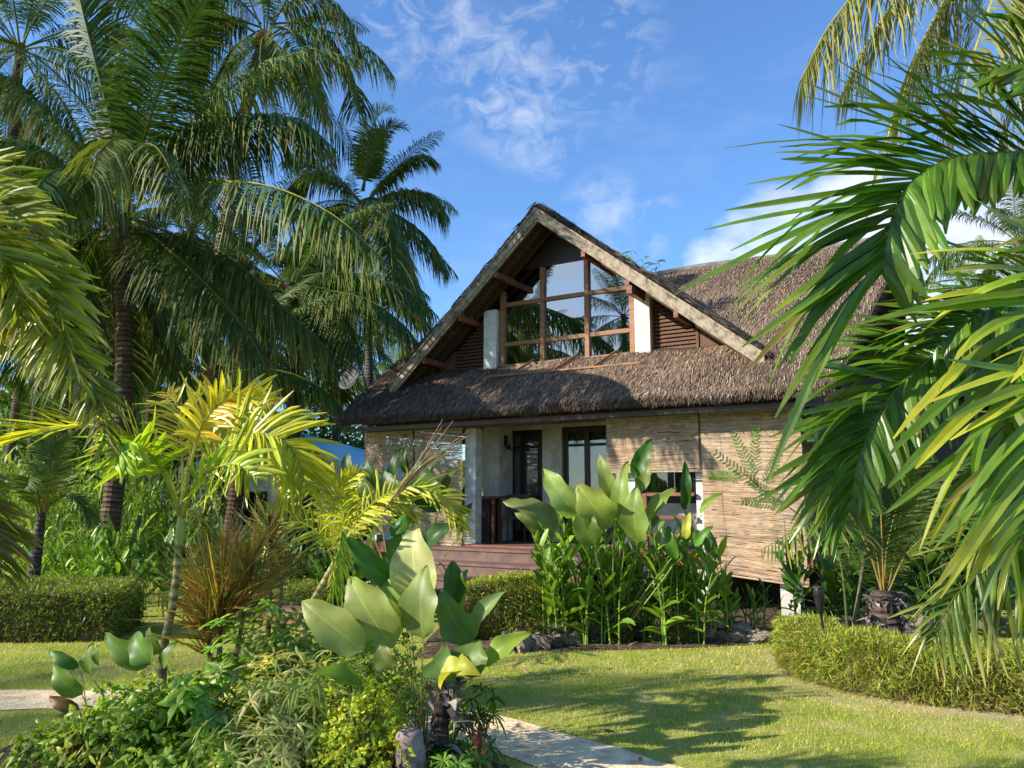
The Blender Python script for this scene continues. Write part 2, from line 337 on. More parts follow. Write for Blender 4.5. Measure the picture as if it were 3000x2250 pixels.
def sheet(name, poly, z, mat, kind='structure'):
    bm = MB(); poly = np.array(poly, float); c = poly.mean(0); V = [(c[0], c[1], z)] + [(p[0], p[1], z) for p in poly]; n = len(poly)
    bm.add(V, None, [(0, 1 + i, 1 + (i + 1) % n) for i in range(n)]); o = bm.build(name, mat); tag(o, kind=kind); return o
def disc(name, r, z, mat):
    a = np.linspace(0, 2 * np.pi, 64, endpoint=False); return sheet(name, np.stack([np.cos(a) * r, np.sin(a) * r], 1), z, mat)
disc('ground', 700, 0, M['lawn'])
def catmull(pts, n):
    pts = np.asarray(pts, float); K = len(pts); Pp = np.vstack([2 * pts[0] - pts[1], pts, 2 * pts[-1] - pts[-2]])
    seg = np.linalg.norm(np.diff(pts, axis=0), axis=1); cu = np.concatenate([[0], np.cumsum(seg)]); s = np.linspace(0, cu[-1], n)
    i = np.clip(np.searchsorted(cu, s, side='right') - 1, 0, K - 2); t = ((s - cu[i]) / np.maximum(seg[i], 1e-9))[:, None]
    p0, p1, p2, p3 = Pp[i], Pp[i + 1], Pp[i + 2], Pp[i + 3]
    return .5 * ((2 * p1) + (-p0 + p2) * t + (2 * p0 - 5 * p1 + 4 * p2 - p3) * t ** 2 + (-p0 + 3 * p1 - 3 * p2 + p3) * t ** 3)
PATH = catmull([(-9, 6.1), (-6, 6.35), (-4.2, 6.4), (-2.4, 6.5), (-1.2, 6.35), (-.35, 5.78), (.2, 5.25), (.75, 4.72), (1.3, 4.15), (2.2, 3.4), (3.4, 2.6)], 60)
PW = .30
def path_mesh():
    bm = MB(); n = len(PATH); T = nrm(np.gradient(PATH, axis=0)); S = np.stack([-T[:, 1], T[:, 0]], 1)
    w1 = PW + .10 * (value_noise(np.arange(n) * 1.0, np.zeros(n), .7, 3) - .5); w2 = PW + .10 * (value_noise(np.arange(n) * 1.0, np.ones(n) * 9, .7, 4) - .5)
    A = PATH + S * w1[:, None]; B = PATH - S * w2[:, None]; V = []
    for k in range(6):
        q = A + (B - A) * k / 5; V.append(np.column_stack([q, np.full(n, .006)]))
    V = np.stack(V, 1); i = (np.arange(n - 1) * 6)[:, None] + np.arange(5)[None]
    bm.add(V.reshape(-1, 3), np.stack([i, i + 6, i + 7, i + 1], -1).reshape(-1, 4)); tag(bm.build('sand_path', M['sand']), kind='structure')
path_mesh()
def dist_path(xy):
    d = np.full(len(xy), 1e9)
    for i in range(len(PATH) - 1):
        a, b = PATH[i], PATH[i + 1]; ab = b - a; t = np.clip(((xy - a) @ ab) / (ab @ ab), 0, 1); d = np.minimum(d, np.linalg.norm(xy - a - t[:, None] * ab, axis=1))
    return d
def smooth_poly(pts, n=60):
    pts = np.array(list(pts) + [pts[0]], float); return catmull(pts, n)[:-1]
ISLAND = smooth_poly([(-3.3, 5.0), (-3.1, 5.7), (-2.2, 6.1), (-1.2, 5.95), (-.35, 5.3), (.05, 4.6), (.1, 3.9), (-1.5, 3.7), (-2.9, 3.9)])
BED = smooth_poly([(-1.0, 8.0), (.3, 8.35), (1.4, 8.5), (2.6, 8.75), (3.2, 9.3), (4.3, 9.6), (5.0, 10.8), (1.5, 12.6), (-.6, 11.4), (-.9, 9.8)])
RBED = smooth_poly([(4.3 + 2.3 * math.cos(a), 7.3 + 1.78 * math.sin(a)) for a in np.linspace(0, 2 * math.pi, 14, endpoint=False)])
sheet('planting_bed', ISLAND, .010, M['soil']); sheet('planting_bed', BED, .005, M['soil'])
M['drygrass'] = surf_mat('dry_soil', (.30, .24, .15), (.46, .37, .25), 5, .95, .1, .6, bscale=50, bdist=.02)

def inside(xy, poly):
    x, y = xy[:, 0], xy[:, 1]; r = np.zeros(len(xy), bool); n = len(poly)
    for i in range(n):
        x1, y1 = poly[i]; x2, y2 = poly[(i + 1) % n]
        c = ((y1 > y) != (y2 > y)) & (x < (x2 - x1) * (y - y1) / (y2 - y1 + 1e-12) + x1); r ^= c
    return r
def grass():
    bm = MB()
    for (y0, y1, dens, h, w) in ((3.6, 5.2, 3600, .022, .0035), (5.2, 7.0, 2600, .024, .005), (7, 10, 1100, .028, .008), (10, 15, 350, .035, .014), (15, 24, 90, .05, .03)):
        xa, xb = -.72 * y1 - .3, .72 * y1 + .3; n = int(dens * (xb - xa) * (y1 - y0))
        xy = np.column_stack([rng.uniform(xa, xb, n), rng.uniform(y0, y1, n)])
        k = (np.abs(xy[:, 0]) < .70 * xy[:, 1] + .3) & ~inside(xy, ISLAND) & ~inside(xy, BED)
        rd = np.hypot((xy[:, 0] - 4.62) / 2.3, (xy[:, 1] - 7.3) / 1.70); k &= (rd + .34 * value_noise(xy[:, 0], xy[:, 1], 3, 5) + rng.normal(0, .08, n) > 1.08) | (rng.random(n) < .25)
        k &= dist_path(xy) > PW + rng.uniform(-.07, .05, n) + .06 * value_noise(xy[:, 0], xy[:, 1], 5, 8)
        loc = xy - np.array([3.847, 10.733]); s = loc @ np.array([.8607, -.5090]); t = loc @ np.array([.509, .8607]); k &= ~((t > 0) & (s > -8) & (s < .4))
        xy = xy[k]; n = len(xy)
        dry = value_noise(xy[:, 0], xy[:, 1], 1.3, 1) * .6 + value_noise(xy[:, 0], xy[:, 1], 4, 2) * .4 + rng.normal(0, .16, n)
        dry = np.clip((dry - .36) * 2.2, 0, 1)[:, None]
        c = np.array((.43, .46, .055)) * (1 - dry) + np.array((.66, .57, .26)) * dry; c = c * rng.uniform(.7, 1.25, (n, 1))
        D = np.column_stack([rng.normal(0, .5, n), rng.normal(0, .5, n), np.ones(n)])
        a = rng.uniform(0, 2 * np.pi, n); W = np.column_stack([np.cos(a), np.sin(a), np.zeros(n)])
        P0 = np.column_stack([xy, np.zeros(n)]); D = nrm(D); hh = h * rng.uniform(.5, 1.5, n)[:, None]
        V = np.stack([P0 - W * w / 2, P0 + W * w / 2, P0 + D * hh], 1); bm.add(V.reshape(-1, 3), None, np.arange(n * 3).reshape(-1, 3), np.repeat(c, 3, 0))
    tag(bm.build('grass', M['grass']), 'short trimmed green lawn grass with dry straw patches', 'grass', kind='stuff')
grass()

# ------------------------------------------------------------------ the thatched house
HO = np.array([3.847, 10.733, 0.0]); HA = -R(30.6)
he = np.array([math.cos(HA), math.sin(HA), 0]); hn = np.array([-math.sin(HA), math.cos(HA), 0])
def HW(s, t, z): return HO + he * s + hn * t + np.array([0, 0, z])
house = empty('thatched_house', HO, HA, 'large cottage with shaggy brown thatched roof and big glazed gable above a porch', 'house')
def hb(fn, name, mat, parent=None, **k):
    b = MB(); fn(b); return b.build(name, mat, parent or house, **k)
E0, SL = 3.0, .6875                      # eave height (top) and slope of main roof
def rz(t):
    q = np.minimum(t, 8 - t); return np.where(q < 0, 3.55 + q * .80, 3.55 + q * SL)
DS, DZ, DKL, DKR = -3.95, 6.50, .905, .785  # dormer ridge position, height, slope of either side
def dk(s): return np.where(np.asarray(s) < DS, DKL, DKR)
def dfall(s): return dk(s) * np.abs(np.asarray(s) - DS)
def main_roof():
    bm = MB(); ss = np.arange(-7.85, 1.56, .1); tt = np.concatenate([np.arange(-.6, 4.01, .1), np.arange(4.1, 8.61, .3)])
    def top(s, t):
        s = np.asarray(s, float); t = np.asarray(t, float)
        z = rz(t) + .02 * np.sin(s * 1.7 + t) + .018 * np.sin(s * 4.1 - t * 3)
        return z
    def xs(s, t):                        # prow: the gable ends lean outwards towards the ridge
        f = np.clip((np.minimum(t, 8 - t) + .6) / 4.6, 0, 1); return s - .75 * (1 - f) * np.clip((s + .6) / 2.1, 0, 1) - f * .35 * np.clip((-6.5 - s) / 1.3, 0, 1)
    S, T = np.meshgrid(ss, tt, indexing='ij'); n, m = S.shape
    zt = top(S, T); X = xs(S, T); th = .15 + .015 * np.sin(S * 6.3) * (T < -.4)
    roundz = np.where(T < -.55, -.03, 0)
    Vt = np.stack([X, T, zt + roundz], -1).reshape(-1, 3); Vb = np.stack([X, T + .04 * (T < -.5), zt - th], -1).reshape(-1, 3)
    bm.add(np.vstack([Vt, Vb])); NV = n * m
    i, j = np.meshgrid(np.arange(n - 1), np.arange(m - 1), indexing='ij'); sc = S[:-1, :-1] + .05; tc = T[:-1, :-1] + .05
    under = DZ - .3 - dfall(xs(sc, tc))
    hole = (tc > .85) & (tc < 4.6) & (rz(tc) < under - .05); keep = ~hole
    a = i * m + j; q = np.stack([a, a + m, a + m + 1, a + 1], -1)
    top_q = q[keep]; bot_q = q[keep][:, ::-1] + NV; side = []
    K = np.zeros((n + 1, m + 1), bool); K[1:n, 1:m] = keep
    for (di, dj, e0, e1) in ((-1, 0, (0, 1), (0, 0)), (1, 0, (1, 0), (1, 1)), (0, -1, (0, 0), (1, 0)), (0, 1, (1, 1), (0, 1))):
        ed = keep & ~K[1 + di:n + di, 1 + dj:m + dj]
        ii, jj = i[ed], j[ed]; p = (ii + e0[0]) * m + jj + e0[1]; r = (ii + e1[0]) * m + jj + e1[1]
        side.append(np.stack([r, p, p + NV, r + NV], -1))
    bm.Q.append(np.vstack([top_q, bot_q] + side)); bm.build('thatched_roof', M['thatch'], house)
    # straw on the front slope
    b = MB(); N = 125000
    s = rng.uniform(-7.85, 1.5, N); t = rng.uniform(-.66, 4.0, N)
    x = xs(s, t); dz = DZ + .12 - dfall(x)
    k = ~((t > .58) & (rz(t) < dz - .02)); s, t, x = s[k], t[k], x[k]; n = len(s)
    z = top(s, np.maximum(t, -.6)) + rng.uniform(-.01, .03, n)
    Pp = np.column_stack([x, t, z]); D = np.column_stack([rng.normal(0, .20, n), -np.ones(n), -SL + rng.uniform(-.02, .08, n)])
    W = np.column_stack([np.ones(n), rng.normal(0, .2, n), rng.normal(0, .35, n)])
    tone = value_noise(s, t, 1.2, 11)[:, None] * .6 + rng.random((n, 1)) * .7
    c = np.array((.075, .048, .034)) * (1 - tone) + np.array((.40, .275, .185)) * tone
    c = np.where(rng.random((n, 1)) < .10, np.array((.60, .47, .35)), c); c = c * rng.uniform(.5, 1.2, (n, 1))
    # palm shade painted into the straw's left end, plus random darker patches
    shade_mottle = np.clip((-5.2 - s) / 1.4, 0, 1)[:, None] + np.clip(value_noise(s, t, .8, 31) - .6, 0, 1)[:, None] * .9; c = c * (1 - .45 * np.clip(shade_mottle, 0, 1))
    b.strips(Pp, D, W, rng.uniform(.06, .18, n), rng.uniform(.005, .012, n), rng.uniform(-.05, .20, n), c, segs=2, prof=([0, .5, 1], [.8, 1, .25]))
    # eave fringe
    n = 9000; s = rng.uniform(-7.9, 1.5, n); t = rng.uniform(-.7, -.54, n); zz = rz(np.full(n, -.6)) - rng.uniform(0, .13, n)
    D = np.column_stack([rng.normal(0, .25, n), -np.ones(n) * rng.uniform(.2, 1, n), -rng.uniform(.5, 1.2, n)]); W = np.column_stack([np.ones(n), rng.normal(0, .3, n), rng.normal(0, .2, n)])
    c = (np.array((.07, .05, .04)) + rng.random((n, 1)) * np.array((.14, .10, .075)))
    b.strips(np.column_stack([xs(s, t), t, zz]), D, W, rng.uniform(.03, .075, n), .010, .2, c, segs=1, prof=([0, 1], [1, .2]))
    # verge fringe at both ends
    for s0, sg in ((-7.85, -1), (1.5, 1)):
        n = 3500; t = rng.uniform(-.6, 4, n); zz = rz(t) - rng.uniform(0, .15, n); D = np.column_stack([sg * rng.uniform(.2, 1, n), -rng.uniform(.2, 1, n), -rng.uniform(.1, .7, n)])
        W = np.column_stack([rng.normal(0, .3, n), np.ones(n), rng.normal(0, .3, n)]); c = np.array((.06, .043, .036)) + rng.random((n, 1)) * np.array((.12, .085, .065))
        b.strips(np.column_stack([xs(np.full(n, s0), t), t, zz]), D, W, rng.uniform(.05, .14, n), .014, .2, c, segs=1, prof=([0, 1], [1, .2]))
    b.build('thatch_straw', M['straw'], house)
main_roof()
def ridge(b):
    s = np.linspace(-8.1, 1.50, 60); b.tube(np.column_stack([s, np.full(60, 4.0), np.full(60, 6.27) + .02 * np.sin(s * 2)]), .085, 8)
hb(ridge, 'ridge_cap', M['hutroof'], smooth=True)

def dormer():
    th = .17
    for sg in (-1, 1):
        DK = DKL if sg < 0 else DKR; LQ = 3.17 if sg < 0 else 3.70
        bm = MB(); n = 36; q = np.linspace(0, LQ + .06, n); tt = np.linspace(-.02, 4.4, 34)
        Q_, T_ = np.meshgrid(q, tt, indexing='ij'); bulge = .10 * np.sin(np.clip(Q_ / 3.4, 0, 1) * math.pi) * 0 + .02 * np.sin(Q_ * 5 + T_ * 3)
        off = .13 + .05 * np.clip(1 - Q_ / .5, 0, 1)
        Zt = DZ + off - DK * Q_ - .06 * np.clip((Q_ - LQ + .8), 0, 1); edge = (T_ < .05)
        Zt = Zt - .05 * edge
        X = DS + sg * Q_; Vt = np.stack([X, T_, Zt], -1).reshape(-1, 3); Vb = np.stack([X, T_, DZ - .09 - DK * Q_], -1).reshape(-1, 3)
        bm.add(np.vstack([Vt, Vb])); m = len(tt); NV = n * m; i, j = np.meshgrid(np.arange(n - 1), np.arange(m - 1), indexing='ij'); a = (i * m + j).ravel()
        qd = np.stack([a, a + m, a + m + 1, a + 1], -1); f = qd if sg > 0 else qd[:, ::-1]
        sd = []
        for jj, fl in ((0, 0), (m - 1, 1)):
            e = np.arange(n - 1) * m + jj; sd.append(np.stack([e, e + NV, e + m + NV, e + m], -1))
        e = (n - 1) * m + np.arange(m - 1); sd.append(np.stack([e, e + 1, e + 1 + NV, e + NV], -1))
        bm.Q.append(np.vstack([f, f[:, ::-1] + NV] + sd)); bm.build('dormer_thatch', M['thatch'], house)
        b = MB(); N = 15000; qq = rng.uniform(0, LQ + .12, N); t = rng.uniform(-.07, 4.2, N); z = DZ + .14 - DK * qq
        k = z > rz(t) - .1; qq, t, z = qq[k], t[k], z[k]; n2 = len(t); ez = np.clip(1 - qq / .5, 0, 1) * .05 - .06 * np.clip(qq - LQ + .8, 0, 1) - .05 * (t < .05)
        z = z + ez + rng.uniform(-.01, .03, n2)
        D = np.column_stack([sg * np.ones(n2), rng.normal(-.08, .2, n2), -DK + rng.uniform(-.05, .22, n2)]); W = np.column_stack([rng.normal(0, .2, n2), np.ones(n2), rng.normal(0, .35, n2)])
        tone = value_noise(qq, t, 2, 14)[:, None] * .6 + rng.random((n2, 1)) * .6
        c = np.array((.075, .062, .05)) * (1 - tone) + np.array((.27, .22, .165)) * tone
        b.strips(np.column_stack([DS + sg * qq, t, z]), D, W, rng.uniform(.10, .26, n2), rng.uniform(.012, .024, n2), rng.uniform(-.02, .2, n2), c, segs=2, prof=([0, .5, 1], [.8, 1, .25]))
        # ragged front lip lying over the board
        n3 = 2200; qq = rng.uniform(0, LQ + .08, n3); t = rng.uniform(-.05, .06, n3); z = DZ + .02 + rng.uniform(0, .10, n3) - DK * qq
        D = np.column_stack([sg * rng.uniform(.5, 1, n3), -rng.uniform(.1, .7, n3), -rng.uniform(.5, 1.1, n3)]); W = np.column_stack([rng.normal(0, .3, n3), np.ones(n3), rng.normal(0, .4, n3)])
        c = np.array((.06, .05, .042)) + rng.random((n3, 1)) * np.array((.17, .14, .10))
        b.strips(np.column_stack([DS + sg * qq, t, z]), D, W, rng.uniform(.06, .14, n3), .014, .15, c, segs=1, prof=([0, 1], [1, .2]))
        b.build('dormer_straw', M['straw'], house)
        # weathered double bargeboard
        b = MB(); L_ = LQ
        for w, off, y in ((.125, -.045, -.035), (.06, -.145, -.010), (.025, .035, -.06)):
            p0 = np.array([DS, y, DZ + off]); p1 = np.array([DS + sg * L_, y, DZ + off - DK * L_])
            up = nrm(np.array([sg * DK, 0, 1.0])); h = w
            # mitred at the apex: quads in the gable plane with thickness
            dz_ = w * math.hypot(1, DK) / 2; V = []
            for yy in (y - .02, y + .02):
                V += [(DS, yy, DZ + off - dz_), (DS + sg * L_, yy, DZ + off - DK * L_ - dz_), (DS + sg * L_, yy, DZ + off - DK * L_ + dz_), (DS, yy, DZ + off + dz_)]
            b.add(V, [(0, 1, 2, 3), (4, 7, 6, 5), (0, 4, 5, 1), (3, 2, 6, 7), (1, 5, 6, 2), (0, 3, 7, 4)])
        b.build('bargeboard', M['barge'], house)
        # soffit boards, purlins
        b = MB(); so = DZ - .115
        Lq = LQ - .05; V = [(DS, .0, so), (DS + sg * Lq, .0, so - DK * Lq), (DS + sg * Lq, 1.6, so - DK * Lq), (DS, 1.6, so)]; V += [(x, y, z + .015) for x, y, z in V]
        b.add(V, [(0, 1, 2, 3), (4, 7, 6, 5), (0, 4, 5, 1), (1, 5, 6, 2), (2, 6, 7, 3), (3, 7, 4, 0)]); b.build('soffit', M['soffit'], house)
        for tq in (.22, .50):
            b = MB(); b.beam((DS, tq, so - .05), (DS + sg * (LQ - .1), tq, so - .05 - DK * (LQ - .1)), .05, .09, (0, 0, 1)); b.build('rafter', M['soffit'], house)
        for qv in (.85, 1.62, 2.4):
            b = MB(); b.beam((DS + sg * qv, -.01, so - .12 - DK * qv), (DS + sg * qv, 1.0, so - .12 - DK * qv), .07, .10); b.build('purlin', M['redwood'], house)
dormer()
hb(lambda b: b.beam((-5.62, -.06, 4.86), (-5.62, .8, 4.86), .09, .13), 'bracket_beam', M['redwood'])
hb(lambda b: b.beam((-2.28, -.06, 4.86), (-2.28, .8, 4.86), .09, .13), 'bracket_beam', M['redwood'])
# gable wall, pillars
GT = .65
def pil(s0, s1):
    o = hb(lambda b: b.box(s0, s1, GT - .12, GT + .14, 3.72, 5.02), 'pillar', M['wall'])
pil(-5.39, -5.12); pil(-2.43, -2.17)
def under(s): return float(DZ - .14 - dfall(s))
ZTOP = 5.72
def window():
    W0, W1, Z0 = -5.08, -2.46, 3.90
    root = MB()
    # outline frame
    def bar(b, a, c, w, d=.10, y=GT): b.beam((a[0], y, a[1]), (c[0], y, c[1]), w, d, (0, 1, 0))
    for s in (W0 + .045, W1 - .045): bar(root, (s, Z0), (s, under(s) - .02), .09)
    bar(root, (W0, Z0 + .04), (W1, Z0 + .04), .08, .13)
    fr = root.build('window_frame', M['frame'], house)
    for s in (-4.20, -3.33): hb(lambda b: bar(b, (s, Z0 + .08), (s, min(under(s), ZTOP) - .02), .08, .11, GT - .004), 'mullion', M['frame'], fr)
    for z in (4.36, 5.10):
        hb(lambda b: bar(b, (W0 + .07, z), (W1 - .07, z), .07, .085, GT - .001), 'transom', M['frame'], fr)
    cols = ((W0 + .07, -4.232), (-4.168, -3.362), (-3.298, W1 - .07)); rows = ((Z0 + .08, 4.33), (4.39, 5.07), (5.13, 9))
    for a, c in cols:
        for z0, z1 in rows:
            b = MB(); y = GT; tl = rng.normal(0, .004)
            za, zc = min(z1, under(a)), min(z1, under(c)); pts = [(a, z0), (c, z0), (c, min(zc, ZTOP))]
            if z1 > 8:
                for q in ((DS + (DZ - .14 - ZTOP) / DKR), (DS - (DZ - .14 - ZTOP) / DKL)):
                    if a < q < c: pts.append((q, ZTOP))
            za = min(za, ZTOP)
            pts.append((a, za)); n = len(pts)
            if min(za, zc) < z0: continue
            V = [(p[0], y + (p[1] - z0) * tl - .004, p[1]) for p in pts] + [(p[0], y + (p[1] - z0) * tl + .004, p[1]) for p in pts]
            Tt = [(0, i, i + 1) for i in range(1, n - 1)] + [(n, n + i + 1, n + i) for i in range(1, n - 1)]
            b.add(V, [(i, n + i, n + (i + 1) % n, (i + 1) % n)[::-1] for i in range(n)], Tt); b.build('pane', M['glass'], fr)
window()
def peak(b):
    l, r_ = DS - (DZ - .13 - ZTOP) / DKL, DS + (DZ - .13 - ZTOP) / DKR
    b.add([(s, y, z) for y in (GT - .03, GT + .03) for s, z in ((l, ZTOP), (r_, ZTOP), (DS, DZ - .13))], [(0, 3, 4, 1), (1, 4, 5, 2), (2, 5, 3, 0)], [(0, 1, 2), (3, 5, 4)])
hb(peak, 'peak_board', M['dark'])
def louvre(s0, s1):
    b = MB(); z = 3.86
    while z < 5.3:
        h = .048; sa, sb = s0, s1
        a = max(sa, DS - (DZ - .2 - z - h) / DKL); c = min(sb, DS + (DZ - .2 - z - h) / DKR)
        if c - a > .05: b.beam((a, GT + .02, z), (c, GT + .02, z), .018, h, (0, .45, 1))
        z += .066
    o = b.build('louvre_panel', M['louvre'], house)
    for s in (s0, s1):
        zz = float(DZ - .2 - dfall(s)); hb(lambda b: b.box(s - .022, s + .022, GT - .02, GT + .05, 3.84, zz), 'stile', M['louvre'], o)
louvre(-6.12, -5.40); louvre(-2.16, -1.42)
def panel(s0, s1):
    b = MB(); u0, u1 = float(DZ - .16 - dfall(s0)), float(DZ - .16 - dfall(s1))
    V = [(s, y, z) for y in (GT, GT + .03) for s, z in ((s0, 3.7), (s1, 3.7), (s1, max(u1, 3.71)), (s0, u0))]
    b.add(V, [(0, 1, 2, 3), (4, 7, 6, 5), (0, 4, 5, 1), (1, 5, 6, 2), (2, 6, 7, 3), (3, 7, 4, 0)]); b.build('wood_panel', M['louvre'], house)
panel(-7.1, -6.145); panel(-1.395, -.65)
# trellis lying on the roof below the window
def trellis():
    b = MB(); b.beam((-5.08, .16, rz(.16) + .05), (-2.2, .16, rz(.16) + .05), .03, .03); o = b.build('roof_trellis', M['frame'], house)
    for s in (-4.45, -3.62, -2.88): hb(lambda b: b.beam((s - .12, .15, rz(.15) + .07), (s + .1, .56, rz(.56) + .08), .035, .035), 'trellis_bar', M['frame'], o)
    hb(lambda b: b.box(-5.08, -2.46, .50, .60, 3.86, 3.91), 'window_sill', M['barge'])
trellis()
# porch structure
hb(lambda b: b.box(-7.62, .24, -.06, .06, 2.80, 2.93), 'eave_beam', M['redwood'])
hb(lambda b: b.box(-7.62, -7.52, .06, 7.9, 2.78, 2.93), 'eave_beam', M['redwood'])
hb(lambda b: b.box(-7.85, .72, -.50, -.46, 2.79, 2.86), 'fascia', M['dark'])
hb(lambda b: b.box(-7.6, .3, -.46, 8.5, 2.955, 2.985), 'porch_ceiling', M['soffit'])
hb(lambda b: b.box(-7.6, .24, -.03, 8.0, .70, .80), 'porch_floor', M['deck'])
hb(lambda b: b.box(-7.62, .26, -.075, -.033, .62, .805), 'floor_edge_board', M['redwood'])
for s in (-7.55, -5.36, -1.24, .02):
    hb(lambda b: b.box(s - .11, s + .11, .07, .27, .81, 2.80), 'post', M['wall'] if s in (-1.24,) else M['wall'])
for s in (-7.5, -5.3, -3.6, -2.05, -1.3, -.07):
    hb(lambda b: b.box(s - .13, s + .13, .0, .26, -.05, .695), 'footing_post', M['cement'])
hb(lambda b: b.box(-7.4, .2, 1.2, 1.25, 0, .695), 'skirting', M['dark'])
# room walls behind the porch
def walls(b):
    T0, T1 = 1.5, 1.62; Z0, Z1 = .8, 2.95
    for a, c in ((-5.72, -5.56), (-4.70, -4.28), (-3.30, -2.75), (-1.72, .24)): b.box(a, c, T0, T1, Z0, Z1)
    for a, c, z in ((-5.56, -4.70, 2.86), (-4.28, -3.30, 2.88), (-2.75, -1.72, 2.72)): b.box(a, c, T0, T1, z, Z1)
    b.box(-2.75, -1.72, T0, T1, Z0, 1.5)
    b.box(-5.72, -5.60, T1, 8, Z0, Z1); b.box(.12, .24, T1, 8, Z0, Z1); b.box(-5.6, .12, 7.88, 8, Z0, Z1)
    b.box(-5.6, .12, 1.95, 2.0, Z0, Z1)
    b.box(-6.6, -5.72, 1.9, 2.0, Z0, Z1)
hb(walls, 'wall', M['wall'])
hb(lambda b: b.box(-5.68, -5.34, 1.0, 1.495, .805, 2.95), 'wall_pier', M['wall'])
def door(s0, s1, z1, leaves, z0=.82, mid=2.52, name='glazed_door'):
    b = MB(); T = 1.53; w = .055
    b.box(s0, s0 + w, T - .04, T + .05, z0, z1); b.box(s1 - w, s1, T - .04, T + .05, z0, z1); b.box(s0 + w, s1 - w, T - .04, T + .05, z1 - w, z1)
    b.box(s0 + w, s1 - w, T - .04, T + .05, z0, z0 + .05)
    k = (s1 - s0 - 2 * w) / leaves
    for i in range(leaves):
        a = s0 + w + i * k; c = a + k; f = .05
        b.box(a, a + f, T - .02, T + .03, z0 + .05, z1 - w); b.box(c - f, c, T - .02, T + .03, z0 + .05, z1 - w)
        for zz, hh in ((z0 + .05, .12), (mid, .05), (z1 - w - .05, .05)): b.box(a + f, c - f, T - .02, T + .03, zz, zz + hh)
    o = b.build(name, M['dark'], house)
    for i in range(leaves):
        a = s0 + w + i * k + .05; c = a + k - .1
        hb(lambda b: b.box(a, c, T, T + .008, z0 + .16, z1 - w - .04), 'pane', M['glass2'], o)
    n = 120; x = np.linspace(s0 + w, s1 - w, n); y = T + .13 + .022 * np.sin(x * 95 + np.sin(x * 13)); b = MB()
    V = np.vstack([np.column_stack([x, y, np.full(n, z0 + .02)]), np.column_stack([x, y, np.full(n, z1 - .03)])]); i = np.arange(n - 1)
    b.add(V, np.stack([i, i + 1, i + 1 + n, i + n], -1)); b.build('curtain', M['curtain'], o, smooth=True); return o
d1 = door(-5.56, -4.70, 2.86, 2); door(-4.28, -3.30, 2.88, 2); door(-2.75, -1.72, 2.72, 2, 1.5, 2.4, 'glazed_window')
def lamp(b):
    b.box(-5.33, -5.29, 1.16, 1.22, 2.55, 2.75); b.tube([(-5.30, 1.18, 2.52), (-5.22, 1.18, 2.5), (-5.22, 1.18, 2.62), (-5.22, 1.18, 2.78)], [.02, .05, .065, .03], 8)
hb(lamp, 'wall_lamp', M['metal'])
# steps
for i, (d, z) in enumerate(((.40, .775), (.80, .575), (1.20, .375))):
    hb(lambda b: b.box(-6.3, -2.6, -.08 - d, -.08 - d + .398, z - .045, z), 'step', M['deck'])
    hb(lambda b: b.box(-6.28, -2.62, -.08 - d + .02, -.08 - d + .05, z - .21, z - .048), 'riser', M['deck'])
# porch balustrade on the right
def rail(b):
    for z in (1.62, 1.28, 1.02): b.box(-2.1, -1.36, -.02, .04, z, z + .05)
    b.box(-2.16, -2.09, -.03, .05, .81, 1.66)
hb(rail, 'balustrade', M['redwood'])
hb(lambda b: b.box(-2.62, -2.30, .05, .18, .81, 2.1), 'porch_pier', M['wall'])

# low timber platform in front of the steps
def platform():
    r = empty('timber_platform', HW(-5.6, -2.6, 0), HA, 'low reddish brown timber platform leading to the porch steps', 'platform')
    for i in range(14):
        b = MB(); y = -1.5 + i * .2; b.box(-1.3, .8, y, y + .19, .19, .225); b.build('board', M['deck'], r)
    b = MB(); b.box(-1.25, -1.15, -1.5, 1.3, 0, .188); b.box(.65, .75, -1.5, 1.3, 0, .188); b.box(-1.1, .6, -1.46, -1.42, .03, .188); b.build('joist', M['redwood'], r)
platform()

